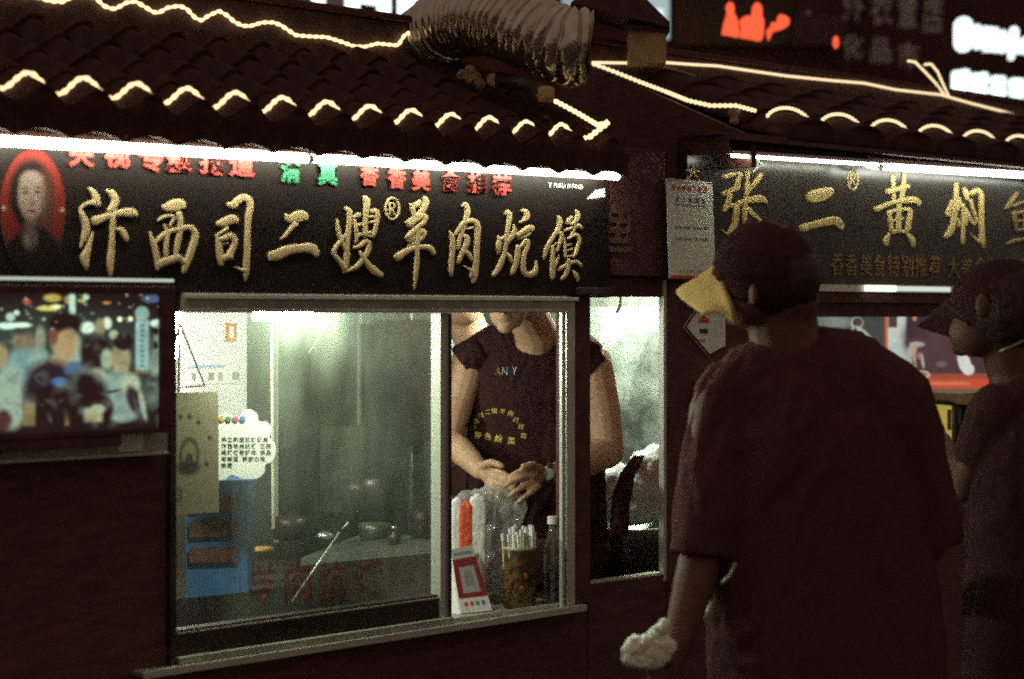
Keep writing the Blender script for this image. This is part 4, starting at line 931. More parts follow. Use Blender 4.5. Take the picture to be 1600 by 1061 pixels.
# hanging price sheet
pq = rect3(1041, 1113, 281, 436, YS2-.012, 1075)
pq[2].y -= .012; pq[3].y -= .012
ps = thing('price_sheet', 'white laminated price sheet with red heading hanging left of the yellow characters', 'price sheet', pq[3])
MB().slab(pq, (0, 1, 0), .003).build('sheet_paper', M['paper'], ps)
ZU = Vector((0, 0, 1)); XU = Vector((1, 0, 0)); NU = Vector((0, -1, 0)); wS = pq[1].x-pq[0].x; hS = pq[0].z-pq[3].z
ZT = (pq[0]-pq[3])/hS; NT = XU.cross(ZT).normalized(); NT = -NT if NT.y > 0 else NT
def pl(txt, fx, fy, size, adv, m, bold=.012, fill=None):
    if fill: adv = fill*wS/max(1, sum(1 if ord(c) > 255 else (.5 if c == ' ' else .6) for c in txt)); size = adv*.95 if size is None else size
    return textline(txt, pq[0]+XU*(wS*fx)-ZT*(hS*fy), XU, ZT, NT, size, adv, 'print_line', m, ps, bold)
pl('西司夜市物价牌', .10, .115, .0165, 0, M['inkred'], .04, .80)
pl('张 二 黄 焖 鱼', .18, .225, .0145, 0, M['ink'], .03, .66)
MB().slab([pq[0]+XU*wS*a_-ZT*hS*b_+NT*.001 for a_, b_ in ((.14, .256), (.86, .256), (.86, .262), (.14, .262))], NT, .0004).build('print_rule', M['ink'], ps)
pl('30元/大份（约800克）', .14, .50, .0115, 0, M['ink'], .02, .78)
pl('20元/小份（约500克）', .14, .615, .0115, 0, M['ink'], .02, .78)
pl('物业监督 电话公示', .22, .935, .0085, 0, M['ink'], .01, .62)
MB().slab([pq[0]+XU*wS*a_-ZT*hS*b_+NT*.001 for a_, b_ in ((.01, .965), (.99, .965), (.99, .998), (.01, .998))], NT, .0004).build('print_band', M['inkred'], ps)
for fx in (.04, .95): MB().ell(pq[0]+XU*(wS*fx)-ZU*.006+NU*.002, (.003, .002, .003), None, 2).build('grommet', M['wire'], ps)
MB().tube([W(1072, 268, YS2-.01), W(1060, 280, YS2-.013), W(1045, 283, YS2-.013)], .0008, 5).tube([W(1072, 268, YS2-.01), W(1090, 279, YS2-.013), W(1110, 284, YS2-.013)], .0008, 5).build('string', M['wire'], ps)
# diamond sticker on the pillar
YD = -.0035
dq = [W(1094, 478, YD), W(1132, 488, YD), W(1132, 540, YD), W(1108, 553, YD), W(1072, 511, YD)]
ds = thing('diamond_notice', 'white diamond shaped notice with a small house drawing under the yellow cap brim', 'notice', dq[3])
MB().slab([p+NU*.001 for p in dq], (0, -1, 0), .002).build('notice_sheet', M['paper'], ds)
MB().tube([W(1068, 511, YD-.004), W(1110, 560, YD-.004)], .0012, 5).tube([W(1068, 511, YD-.004), W(1092, 476, YD-.004)], .0012, 5).build('metal_edge', M['alu'], ds)
MB().slab([W(1091, 500, YD-.0035), W(1099, 492, YD-.0035), W(1108, 500, YD-.0035), W(1108, 504, YD-.0035), W(1091, 504, YD-.0035)], NU, .0005).build('drawing_roof', M['inkred'], ds)
MB().slab([W(1093, 514, YD-.0035), W(1106, 514, YD-.0035), W(1106, 521, YD-.0035), W(1093, 521, YD-.0035)], NU, .0005).build('drawing_house', M['ink'], ds)
textline('文明经营', W(1089, 534, YD-.003), XU, ZU, NU, .0085, .0088, 'print_line', M['inkred'], ds, .02)
textline('食品安全', W(1084, 489, YD-.003), XU, ZU, NU, .006, .0062, 'print_line', M['ink'], ds, .01)
tag(MB().slab([W(1086, 595, -.01), W(1097, 590, -.01), W(1100, 618, -.01), W(1088, 640, -.01), W(1080, 640, -.01)], NU, .004).build('red_light_sliver', M['red']), 'dull red patch put in as a sliver of light on the pillar beside the customer in yellow brimmed cap', 'light patch')  # coloured patch standing in for a sliver of red light

# backlit poster in the right stall
YP = .03
pp = rect3(1255, 1640, 494, 618, YP, 1450)
ms = thing('menu_display', 'lit menu display with red banner and chef figures behind the customers', 'menu display', pp[3])
MB().slab([p+Vector((0, .004, 0)) for p in pp], (0, 1, 0), .03).build('display_case', M['black'], ms)
def poster(p):
    def E(x, y, rx, ry, c, soft=.4, rot=0, op=1): p.ell(1260+x/3.788, 440+y/3.788, rx/3.788, ry/3.788, c, soft, rot, op)
    def R(a, b, c, d, col, soft=1.5, op=1): p.rect(1260+a/3.788, 1260+b/3.788, 440+c/3.788, 440+d/3.788, col, soft, op)
    R(-50, 470, 150, 700, (.055, .06, .055)); E(150, 240, 120, 40, (.20, .24, .20), .8); E(40, 250, 90, 60, (.13, .15, .13), .8)
    E(300, 245, 36, 36, (.50, .52, .40), .2); E(302, 242, 29, 30, (.07, .05, .05), .2); E(300, 310, 40, 46, (.46, .48, .38), .3); E(322, 318, 22, 26, (.06, .05, .05), .3); E(290, 300, 10, 30, (.07, .06, .05), .4); E(370, 330, 12, 60, (.38, .40, .30), .4, -40)
    R(466, 480, 200, 700, (.55, .11, .04)); R(480, 1500, 150, 700, (.060, .030, .034))
    E(560, 240, 40, 150, (.50, .55, .48), .2, 0); R(482, 545, 205, 480, (.50, .55, .48), 2); R(484, 536, 195, 272, (.07, .045, .045)); E(560, 440, 60, 90, (.42, .50, .46), .3, -25)
    E(690, 330, 120, 120, (.075, .036, .05), .5); R(590, 720, 150, 340, (.04, .024, .035), 4); E(640, 215, 12, 20, (.45, .22, .13), .4); E(740, 215, 20, 24, (.50, .50, .45), .4)
    E(655, 372, 45, 16, (.52, .52, .44), .3); E(625, 410, 26, 40, (.55, .45, .36), .4, 20); E(640, 450, 8, 44, (.50, .38, .28), .4, -8); E(672, 440, 18, 22, (.46, .20, .15), .5); E(688, 470, 9, 42, (.60, .52, .44), .4, -8)
    E(640, 500, 14, 12, (.45, .25, .15), .5); E(800, 488, 30, 18, (.16, .18, .15), .6); E(780, 400, 160, 150, (.09, .045, .045), .9, op=.5)
    R(560, 1500, 545, 700, (.30, .065, .035), 3); E(682, 552, 50, 25, (.55, .50, .40), .2); E(684, 550, 36, 15, (.34, .15, .06), .4)
    E(935, 480, 36, 72, (.60, .62, .55), .15, -18); E(960, 520, 34, 34, (.62, .64, .56), .25)
    R(560, 1500, 576, 634, (.52, .075, .035), 2)
    for i in range(22): R(640+i*15, 651+i*15, 594, 612, (.62, .22, .10), 1.2)
    R(560, 1500, 634, 700, (.13, .10, .07), 2); p.grain(.3, 9)
sheet('lit_print', painted('backlit print', .4, 1.0), ms, pp, (190, 72), poster, base=(.06, .04, .04))
cs = thing('display_counter', 'brown counter edge with black tray rim below the menu display', 'counter', (U(1500), 0, 1.3))
MB().slab([W(1250, 604, .0), W(1640, 622, .0), W(1640, 640, .0), W(1250, 618, .0)], (0, -1, 0), .05).build('counter_edge', M['tan'], cs)
MB().tube([W(1400, 626, -.06), W(1480, 628, -.06), W(1491, 631, -.06), W(1494, 640, -.06), W(1493, 720, -.06)], .008, 8).build('tray_rim', M['wire'], cs, True)
yc = thing('yellow_carton', 'yellow box with an added glow seen between the two customers', 'carton', W(1470, 700, -.03))
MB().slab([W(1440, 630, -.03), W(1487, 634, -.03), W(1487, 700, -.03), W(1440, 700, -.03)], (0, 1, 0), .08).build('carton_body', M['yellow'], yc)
MB().slab([W(1480, 640, -.0315), W(1486, 640, -.0315), W(1486, 672, -.0315), W(1480, 672, -.0315)], NU, .001).build('carton_print', M['tape'], yc)
tag(MB().slab([W(1495, 636, -.02), W(1503, 638, -.02), W(1501, 664, -.02), W(1496, 664, -.02)], (0, 1, 0), .04).build('blue_bottle', M['blue']), 'small blue packet right of the yellow carton', 'packet')
tag(MB().slab([W(1255, 700, .0), W(1640, 700, .0), W(1640, 1061, .0), W(1255, 1061, .0)], (0, 1, 0), .015).build('counter_front', M['wood']), 'dark wooden counter front of the right stall behind the customers', 'counter front')

# ================================================================== DUCT AND ROOF FITTINGS
du = thing('foil_duct', 'ribbed foil ventilation duct arching over the left roof edge', 'duct', S(800, 100, 5.1))
ctr = spline([(640, 116, 5.5), (664, 66, 5.40), (712, 34, 5.28), (772, 30, 5.15), (830, 50, 5.06), (876, 68, 5.02), (920, 74, 5.02)], 24)
Lp = [S(*q) for q in ctr]; acc = [0]
for a, b in zip(Lp[:-1], Lp[1:]): acc.append(acc[-1]+(b-a).length)
n_ = 520; pts = []; rs = []; j = 0
for i in range(n_+1):
    s_ = acc[-1]*i/n_
    while j < len(acc)-2 and acc[j+1] < s_: j += 1
    pts.append(Lp[j].lerp(Lp[j+1], (s_-acc[j])/(acc[j+1]-acc[j])))
    ph = s_/.024+.9*noise.noise(Vector((s_*14, 0, 0)))
    rs.append((.088+.004*min(1, s_/.3))*(1+.17*(abs(math.sin(math.pi*ph))**.5)-.10)+.003*noise.noise(Vector((s_*22, 4, 1))))
db = MB().tube(pts, rs, 48, cap=False)
for v in db.b.verts: v.co += Vector((noise.noise(v.co*28), noise.noise(v.co*28+Vector((7, 0, 0))), noise.noise(v.co*28+Vector((0, 9, 0)))))*.0042
db.build('duct_sleeve', M['foil'], du, True)
MB().tube(pts[-14:], [.085]*14, 24).build('duct_inside', M['wire'], du, True)
MB().tube([S(868, 128, 4.98), S(876, 133, 4.96), S(890, 137, 4.96), S(903, 134, 4.97), S(918, 124, 4.98), S(921, 118, 4.98)], .0018, 6).build('binding_wire', M['tape'], du)
pi = thing('tin_pipe', 'short dull pipe with round capped ends lying under the duct', 'pipe', S(810, 130, 4.95))
MB().tube([S(774, 123, 5.1), S(815, 131, 5.0), S(846, 141, 4.92)], .019, 18).build('pipe_body', M['darksteel'], pi, True)
MB().ell(S(771, 125, 5.08), (.018, .01, .018), VR).build('pipe_end', M['tape'], pi, True)
MB().lathe(S(853, 158, 4.9), [(.001, 0), (.019, .0), (.021, .008), (.021, .032), (.014, .036), (.001, .037)], 20).build('pipe_cap', M['tan'], pi, True)
mb = MB()
for x, y, r in ((722, 117, .012), (735, 112, .014), (743, 122, .013), (750, 132, .012), (733, 122, .012)): mb.ell(S(x, y, 5.1), (r, r, r*1.1), VR, 2)
o = organic(mb, 'rag', M['tape'], None, .003, 2, .004, 30); tag(o, 'crumpled tan rag wedged on the tiles under the duct', 'rag')

ch = thing('roof_vent', 'tan box vent with a dark pitched cap between the two roofs', 'roof vent', S(1012, 98, 5.85))
q = [S(984, 98, 5.80), S(1041, 98, 5.80), S(1041, 46, 5.80), S(984, 42, 5.80)]
MB().slab(q, FWD, .14).build('vent_box', M['tan'], ch)
MB().slab([S(980, 46, 5.785), S(1046, 50, 5.785), S(1046, 42, 5.785), S(980, 38, 5.785)], FWD, .16).build('vent_rail', M['ridge'], ch)
MB().slab([S(892, 4, 5.75), S(1046, 42, 5.75), S(1046, 34, 5.75), S(1012, 0, 5.75), S(985, -25, 5.75), S(930, -30, 5.75)], FWD, .26).build('vent_cap', M['black'], ch)

# ================================================================== BACKDROP: signs across the square
bw = thing('far_building', 'dark brown building wall far behind the stalls', 'building', S(800, 400, 22))
MB().slab([S(-600, 1500, 22), S(2400, 1500, 22), S(2400, -800, 22), S(-600, -800, 22)], FWD, .5).build('wall', M['far'], bw)
MB().slab([S(1055, 70, 21.9), S(1240, 70, 21.9), S(1240, -60, 21.9), S(1055, -60, 21.9)], FWD, .04).build('wall_panel', M['far2'], bw)
MB().slab([S(1240, 70, 21.8), S(1320, 70, 21.8), S(1320, 22, 21.8), S(1240, 22, 21.8)], FWD, .05).build('wall_panel', M['black'], bw)
for i in range(7):
    MB().slab([S(1320+i*50, 150, 21.85), S(1323+i*50, 150, 21.85), S(1323+i*50, -60, 21.85), S(1320+i*50, -60, 21.85)], FWD, .05).build('wall_joint', M['black'], bw)
def farpoly(parent, polys, D, m, name='lit_character', t=.06):
    for p in polys: MB().slab([S(x, y, D) for x, y in p], FWD, t).build(name, m, parent)
def R4(x0, x1, y0, y1): return [(x0, y1), (x1, y1), (x1, y0), (x0, y0)]
f1 = thing('lit_sign', 'cold white lit lettering cut off by the top edge above the left roof', 'sign', S(590, 10, 15))
farpoly(f1, [R4(410, 428, -50, 1), R4(440, 462, -50, 4), R4(488, 506, -50, 10), R4(540, 560, -50, 18), [(560, 2), (588, 6), (588, -14), (560, -14)], R4(590, 609, -50, 26),
    [(622, 30), (648, 31), (642, -50), (622, -50)], [(652, 31), (676, 32), (690, -50), (672, -50), (664, 10), (656, -50), (647, -50)], [(682, 32), (703, 33), (703, -50), (694, -50)]], 15, M['neonw'])
farpoly(f1, [[(464, 6), (540, 14), (540, -50), (464, -50)]], 15.4, M['black'], 'sign_back')
f2 = thing('lit_sign', 'pale lit patch seen just left of the dark vent cap', 'sign', S(900, 10, 15))
farpoly(f2, [[(878, 6), (912, 24), (912, -10), (878, -14)]], 15, lamp('pale patch', (.6, .8, .85), .45))
f3 = thing('lit_sign', 'mottled bluish lit panel right of the vent cap', 'sign', S(1025, 10, 15))
farpoly(f3, [[(985, 60), (1046, 60), (1046, -40), (985, -40)]], 15, lamp('bluish panel', (.50, .66, .66), .75))
farpoly(f3, [R4(1000, 1012, 4, 14)], 14.95, lamp('pink patch', (.75, .3, .3), .5)); farpoly(f3, [R4(1022, 1036, 14, 30)], 14.95, lamp('white patch', (.9, 1, 1), 1.1))
f4 = thing('figure_lamps', 'three orange red figure shaped lamps on a dark parapet', 'lit figures', S(1180, 60, 14))
def blobp(pts): return [tuple(q[:2]) for q in spline([(x, y, 0) for x, y in pts]+[(pts[0][0], pts[0][1], 0)], 4)][:-1]
Z3 = lambda L: [(1040+x/2.857, y/2.857) for x, y in L]
farpoly(f4, [blobp(Z3([(253, 152), (262, 100), (275, 60), (272, 25), (288, 8), (306, 25), (308, 60), (322, 90), (328, 160), (290, 157)])),
    blobp(Z3([(333, 165), (340, 120), (333, 90), (360, 70), (385, 68), (390, 30), (408, 10), (430, 28), (432, 70), (440, 100), (430, 176), (380, 172)])),
    blobp(Z3([(455, 150), (455, 130), (470, 118), (475, 100), (498, 98), (505, 68), (525, 66), (550, 80), (550, 110), (520, 128), (480, 142), (462, 178)]))], 9, M['neonr'], 'figure_lamp', .03)
tag(MB().ell(S(1306, 66, 9), (.014, .012, .029), VR).build('red_lamp', M['neonr'], None, True), 'small oval orange red lamp right of the three lit figures', 'lamp')
tag(MB().ell(S(1263, 21, 14), (.02, .02, .02), VR).build('grey_lamp', M['greyl'], None, True), 'small dull grey knob on the far dark wall', 'lamp')
f5 = thing('unlit_sign', 'two rows of dim unlit grey characters on the far reddish wall', 'sign', S(1400, 60, 21))
for ch_, x0, x1, y0, y1 in (('外', 1318, 1350, -18, 34), ('衣', 1360, 1394, -14, 40), ('置', 1402, 1434, -12, 44), ('店', 1442, 1474, -10, 52), ('化', 1316, 1350, 52, 92), ('品', 1358, 1394, 56, 98), ('市', 1402, 1436, 64, 108)):
    me = glyph_mesh(ch_, .02, 1, .5)
    for v in me.vertices:
        v.co = S(x0+(x1-x0)*v.co.x, y1-(y1-y0)*(v.co.y+.1), 20.9+.05*v.co.z)
    link('grey_character', me, M['greyl'], f5)
f6 = thing('lit_sign', 'glaring white latin style lettering at the top right corner', 'sign', S(1560, 60, 18))
Z8 = lambda x, y: (1440+x/5.306, y/5.306)
def fz(parent, boxes, D, rnd=.35):
    for x0, x1, y0, y1 in boxes:
        (a, b), (c, d) = Z8(x0, y0), Z8(x1, y1); hx, hy = (c-a)/2, (d-b)/2; r = min(hx, hy)*rnd*2
        P_ = []
        for qx, qy, st_ in ((c-r, b+r, -90), (c-r, d-r, 0), (a+r, d-r, 90), (a+r, b+r, 180)):
            for kk in range(5):
                an = math.radians(st_+kk*22.5); P_.append(S(qx+r*math.cos(an), qy+r*math.sin(an), D))
        MB().slab(P_, FWD, .06).build('lit_character', M['neonw'], parent)
fz(f6, [(285, 420, 145, 420), (448, 488, 205, 400), (520, 545, 220, 420), (560, 590, 225, 420), (605, 635, 230, 425), (650, 705, 255, 430), (735, 765, 290, 490), (745, 800, 225, 330), (790, 835, 330, 435), (845, 880, 310, 440), (900, 940, 320, 450)], 18, .48)
f7 = thing('lit_sign', 'glaring row of white block characters below the top right lettering', 'sign', S(1560, 130, 18))
fz(f7, [(265, 320, 590, 840), (325, 400, 580, 700), (330, 395, 715, 840), (428, 470, 610, 820), (485, 550, 605, 700), (480, 548, 712, 822), (585, 695, 635, 690), (590, 640, 700, 810), (650, 695, 700, 800), (735, 850, 655, 720), (740, 790, 730, 815), (800, 850, 730, 820)], 18, .3)
tag(MB().slab([S(1540, 160, 17), S(1620, 165, 17), S(1620, 158, 17), S(1580, 150, 17), S(1558, 152, 17)], FWD, .2).build('tree_clump', M['black']), 'dark hump in front of the white block characters', 'canopy')

# ================================================================== PEOPLE
def person(label, loc): return thing('person', label, 'person', loc)
def onto(bvh, p):
    d = (p-CAM).normalized(); h = bvh.ray_cast(CAM, d)
    return (h[0]-d*.0022) if h[0] is not None else None
def shirt_print(parent, bvh, ch, x0, x1, y0, y1, m, D0, rot=0, name='shirt_print', bold=.01):
    me = glyph_mesh(ch, bold, 1, 0); cx, cy = (x0+x1)/2, (y0+y1)/2; r = math.radians(rot); ok = True
    for v in me.vertices:
        a = (v.co.x-.5)*(x1-x0); b = -(v.co.y-.38)*(y1-y0)
        p = onto(bvh, S(cx+a*math.cos(r)-b*math.sin(r), cy+a*math.sin(r)+b*math.cos(r), D0))
        if p is None: p = S(cx+a, cy+b, D0)
        v.co = p
    return link(name, me, m, parent)
def world_bvh(o):
    me = o.data; off = Vector((0, 0, 0)); q = o
    while q is not None: off += q.location; q = q.parent
    return BVHTree.FromPolygons([v.co+off for v in me.vertices], [tuple(p.vertices) for p in me.polygons])

# ---- vendor
v = person('vendor in black sleeveless shirt and wristwatch folding a bag at the open window', Vector((S(835, 490, 5.58).x, S(835, 490, 5.58).y, 0)))
mb = MB()
# head, looking down
mb.ell(S(803, 440, 5.42), (.076, .095, .100), rotv(roll=10, pitch=-32)).ell(S(794, 482, 5.36), (.052, .055, .062), rotv(roll=10, pitch=-25)).ell(S(790, 510, 5.335), (.024, .02, .020), rotv())
mb.ell(S(788, 478, 5.29), (.012, .016, .022), rotv(pitch=-20)).ell(S(788, 492, 5.305), (.020, .010, .006), rotv(roll=4)).ell(S(788, 498, 5.308), (.018, .010, .006), rotv(roll=4))
mb.ell(S(846, 452, 5.44), (.010, .022, .032), rotv(roll=-8)).ell(S(760, 455, 5.44), (.010, .022, .032), rotv())
mb.chain([(S(812, 470, 5.45), .055), (S(838, 520, 5.54), .060), (S(835, 560, 5.6), .065)])
# torso, hips, legs
mb.ell(S(828, 600, 5.62), (.165, .095, .15), rotv()).ell(S(824, 700, 5.62), (.150, .10, .16), rotv()).ell(S(824, 780, 5.64), (.155, .105, .12), rotv())
mb.chain([(S(735, 560, 5.60), .052), (S(835, 545, 5.62), .06), (S(925, 566, 5.58), .055)])
for sx in (-1, 1):
    hp = S(824+sx*44, 800, 5.64); kn = hp+Vector((0, 0, -.42)); kn.z = .52; an = hp.copy(); an.z = .09
    mb.chain([(hp, .085), (kn, .058), (an, .042)]); mb.chain([(an-Vector((0, 0, .03)), .038), (an-FWD*.14-Vector((0, 0, .045)), .034)])
# arms
mb.chain([(S(733, 570, 5.58), .050), (S(716, 630, 5.54), .044), (S(700, 688, 5.46), .038), (S(722, 706, 5.38), .037), (S(752, 736, 5.30), .026)])
mb.chain([(S(928, 575, 5.56), .054), (S(941, 640, 5.54), .052), (S(950, 706, 5.52), .045), (S(915, 722, 5.42), .041), (S(884, 734, 5.34), .031), (S(858, 741, 5.28), .024)])
# hands: palms, then separate fingers
mb.ell(S(768, 745, 5.27), (.036, .018, .026), rotv(roll=38)).ell(S(834, 746, 5.25), (.032, .018, .025), rotv(roll=-14))
def finger(*j): mb.chain([(S(x, y, D), r) for x, y, D, r in j])
finger((764, 732, 5.26, .010), (784, 738, 5.23, .0088), (800, 748, 5.22, .0076), (806, 756, 5.22, .0066))
finger((770, 742, 5.25, .0105), (790, 752, 5.22, .0088), (803, 764, 5.21, .0078), (808, 772, 5.21, .0066))
finger((769, 752, 5.25, .0105), (785, 765, 5.22, .0088), (797, 775, 5.21, .0076), (801, 782, 5.21, .0064))
finger((762, 760, 5.25, .0100), (774, 773, 5.22, .0082), (783, 783, 5.21, .0070), (787, 788, 5.21, .006))
finger((752, 728, 5.27, .0115), (768, 722, 5.23, .0100), (784, 728, 5.21, .0085))
finger((838, 738, 5.23, .0105), (820, 734, 5.20, .0088), (804, 740, 5.19, .0076), (796, 746, 5.19, .0066))
finger((834, 745, 5.22, .0105), (814, 746, 5.19, .0088), (797, 754, 5.18, .0078), (789, 760, 5.18, .0066))
finger((834, 754, 5.22, .0105), (817, 760, 5.19, .0086), (803, 769, 5.18, .0076), (796, 775, 5.18, .0064))
finger((840, 760, 5.22, .0098), (828, 770, 5.19, .0082), (816, 779, 5.18, .0070), (810, 784, 5.18, .006))
finger((846, 733, 5.25, .0112), (832, 726, 5.21, .0098), (818, 728, 5.19, .0082))
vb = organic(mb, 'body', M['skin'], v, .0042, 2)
M['vshirt'] = mat('vendor black cotton', (.046, .020, .019), .9, var=.12, scale=60, bump=.3, bscale=500, spec=.08)
mb = MB()
mb.loft([(S(836, 536, 5.6), .10, .06), (S(834, 556, 5.6), .165, .088), (S(836, 600, 5.6), .188, .112), (S(834, 660, 5.6), .188, .122), (S(836, 740, 5.6), .196, .128), (S(838, 860, 5.61), .20, .132)])
mb.chain([(S(744, 556, 5.59), .052), (S(780, 541, 5.60), .066), (S(835, 552, 5.61), .075), (S(885, 543, 5.60), .066), (S(912, 552, 5.57), .054)])
mb.tube([S(752, 552, 5.58), S(720, 569, 5.57)], [.054, .050], 20); mb.tube([S(900, 556, 5.56), S(930, 582, 5.55)], [.058, .054], 20)
def neck_cut(me):                         # the scoop of the neckline and the cut-off sleeves
    b = bmesh.new(); b.from_mesh(me); kill = []
    nc = S(832, 488, 5.50)
    for f in b.faces:
        c = f.calc_center_median(); x, y = PX(c)
        if ((x-826)/52)**2+((y-478)/46)**2 < 1: kill.append(f)
    bmesh.ops.delete(b, geom=kill, context='FACES'); b.to_mesh(me); b.free()
vs = organic(mb, 'sleeveless_shirt', M['vshirt'], v, .006, 3, .004, 9, post=neck_cut)
hb = MB(); hb.ell(S(806, 418, 5.45), (.084, .104, .095), rotv(roll=10, pitch=-25)); organic(hb, 'hair', M['hair'], v, .006, 1, .004, 30)
ap = MB(); ap.ell(S(838, 860, 5.60), (.205, .13, .16), rotv()).ell(S(838, 960, 5.62), (.205, .13, .2), rotv()); organic(ap, 'apron', M['shirt2'], v, .008, 2, .005, 8)
tr_ = MB()
for sx in (-1, 1):
    hp = S(824+sx*44, 830, 5.64); an = hp.copy(); an.z = .10; tr_.chain([(hp, .095), (an+Vector((0, 0, .4)), .07), (an, .055)])
organic(tr_, 'trousers', M['trousers'], v, .01, 2)
wt = MB().chain([(S(860, 732, 5.265), .0062), (S(862, 750, 5.262), .0062)]).tube([S(858, 741, 5.28)+(Vector((0, 0, 1))*math.cos(a)+FWD*math.sin(a))*.0285 for a in [2*math.pi*i/24 for i in range(24)]], .0055, 6, closed=True).build('wristwatch', M['wire'], v, True)
MB().ell(S(857, 741, 5.245), (.0165, .005, .0165), VR).build('watch_face', M['alu'], wt, True)
bv = world_bvh(vs)
for ch_, x, y, r_ in zip('汴西司二嫂羊肉炕馍', (739.5, 743, 751, 762, 772.5, 785.5, 797.5, 806.5, 814), (668, 658, 649, 643.5, 642, 642.5, 646, 656, 666.5), (-70, -55, -40, -15, 0, 5, 25, 45, 60)):
    shirt_print(v, bv, ch_, x-4.6, x+4.6, y-4.6, y+4.6, M['inkyel'], 5.5, r_*.35)
shirt_print(v, bv, '馍', 813.5, 823.5, 676, 686, M['inkyel'], 5.5, 20)
for ch_, x, y in zip('特色烩菜', (747, 762, 779, 799), (680, 682, 685, 689)): shirt_print(v, bv, ch_, x-6, x+6, y-6, y+6, M['inkyel'], 5.5, 6, bold=.02)
for ch_, x in zip('ANY', (779, 789, 805)): shirt_print(v, bv, ch_, x-5, x+8, 570, 588, M['inkblue'] if ch_ != 'A' else M['golddim'], 5.5, 4, bold=.0)

# ---- second worker behind the vendor, mostly hidden
w2 = person('worker half hidden behind the vendor with only jaw and neck in view', Vector((S(722, 490, 6.0).x, S(722, 490, 6.0).y, 0)))
mb = MB(); mb.ell(S(716, 440, 5.95), (.078, .095, .115), rotv(roll=-8)).ell(S(724, 482, 5.92), (.055, .06, .05), rotv()).ell(S(752, 466, 5.94), (.011, .02, .03), rotv())
mb.chain([(S(722, 490, 5.97), .056), (S(745, 545, 6.0), .062)]).ell(S(780, 640, 6.0), (.15, .1, .22), rotv()).ell(S(780, 760, 6.0), (.14, .1, .2), rotv())
for sx in (-1, 1):
    hp = S(780+sx*40, 800, 6.0); an = hp.copy(); an.z = .05; mb.chain([(hp, .085), ((hp+an)/2, .06), (an, .045)]).chain([(S(782+sx*62, 580, 6.0), .052), (S(782+sx*60, 690, 6.0), .042), (S(790+sx*50, 780, 5.95), .03)])
organic(mb, 'body', M['skin'], w2, .007, 3)
mb = MB(); mb.ell(S(784, 640, 6.0), (.155, .115, .2), rotv()).ell(S(784, 760, 6.0), (.155, .115, .22), rotv()).chain([(S(735, 590, 6.0), .055), (S(775, 575, 6.0), .06), (S(830, 585, 6.0), .06)])
organic(mb, 'dark_shirt', M['shirt'], w2, .009, 2, .003)
mb = MB(); mb.ell(S(712, 418, 5.98), (.086, .105, .10), rotv()); organic(mb, 'hair', M['hair'], w2, .008, 1, .003, 30)

# ---- customer in the middle (yellow brimmed cap)
D1 = 4.2
c1_ = person('customer seen from behind in black tee and black cap with straw yellow brim', Vector((S(1270, 490, D1).x, S(1270, 490, D1).y, 0)))
mb = MB()
mb.ell(S(1196, 425, D1), (.088, .105, .110), rotv(yaw=40)).ell(S(1170, 478, D1+.02), (.050, .065, .050), rotv(yaw=40)).ell(S(1150, 498, D1+.05), (.022, .02, .018), rotv())
mb.ell(S(1144, 470, D1+.06), (.014, .012, .018), rotv(yaw=40)).ell(S(1176, 458, D1-.085), (.008, .019, .029), rotv(yaw=20, roll=-8)).ell(S(1168, 468, D1-.02), (.045, .06, .055), rotv(yaw=40))
mb.ell(S(1222, 466, D1), (.068, .085, .07), rotv(yaw=40)).chain([(S(1220, 480, D1+.01), .074), (S(1226, 530, D1+.02), .076), (S(1245, 580, D1+.03), .092)])
mb.chain([(S(1140, 618, D1+.02), .065), (S(1250, 575, D1+.03), .085), (S(1395, 612, D1), .070)])
mb.ell(S(1270, 700, D1+.02), (.20, .115, .22), rotv()).ell(S(1272, 850, D1+.03), (.18, .12, .22), rotv()).ell(S(1274, 980, D1+.03), (.185, .125, .18), rotv())
for sx in (-1, 1):
    hp = S(1274+sx*66, 1020, D1+.03); kn = hp.copy(); kn.z = .50; an = hp.copy(); an.z = .08
    mb.chain([(hp, .095), (kn, .062), (an, .046)]).chain([(an-Vector((0, 0, .03)), .04), (an+FWD*.15-Vector((0, 0, .04)), .035)])
mb.chain([(S(1122, 640, D1), .062), (S(1104, 760, D1-.03), .055), (S(1096, 862, D1-.05), .046), (S(1083, 920, D1-.07), .044), (S(1060, 1000, D1-.10), .032), (S(1046, 1040, D1-.11), .027)])
mb.ell(S(1036, 1058, D1-.11), (.032, .02, .040), rotv(roll=20))
for i, (x, y) in enumerate(((1012, 1030), (1014, 1044), (1018, 1058), (1024, 1070))):
    mb.chain([(S(1034, 1044+i*8, D1-.13), .0098), (S(x+8, y-4, D1-.15), .009), (S(x, y+6, D1-.15), .0078)])
mb.chain([(S(1046, 1036, D1-.13), .0115), (S(1034, 1022, D1-.15), .010), (S(1026, 1012, D1-.15), .008)])
mb.chain([(S(1400, 630, D1), .062), (S(1438, 760, D1+.02), .054), (S(1448, 850, D1+.05), .044), (S(1415, 880, D1+.16), .038), (S(1370, 890, D1+.26), .028)]).ell(S(1352, 892, D1+.30), (.03, .03, .02), rotv())
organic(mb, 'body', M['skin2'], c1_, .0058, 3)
mb = MB()
mb.chain([(S(1146, 622, D1+.01), .082), (S(1190, 592, D1+.02), .084), (S(1250, 578, D1+.03), .094), (S(1330, 590, D1+.02), .098), (S(1392, 622, D1), .092)])
mb.loft([(S(1262, 575, D1+.02), .15, .085), (S(1266, 615, D1+.02), .205, .115), (S(1270, 700, D1+.02), .225, .14), (S(1274, 820, D1+.02), .238, .15), (S(1288, 960, D1+.02), .246, .16), (S(1292, 1110, D1+.02), .250, .165)])
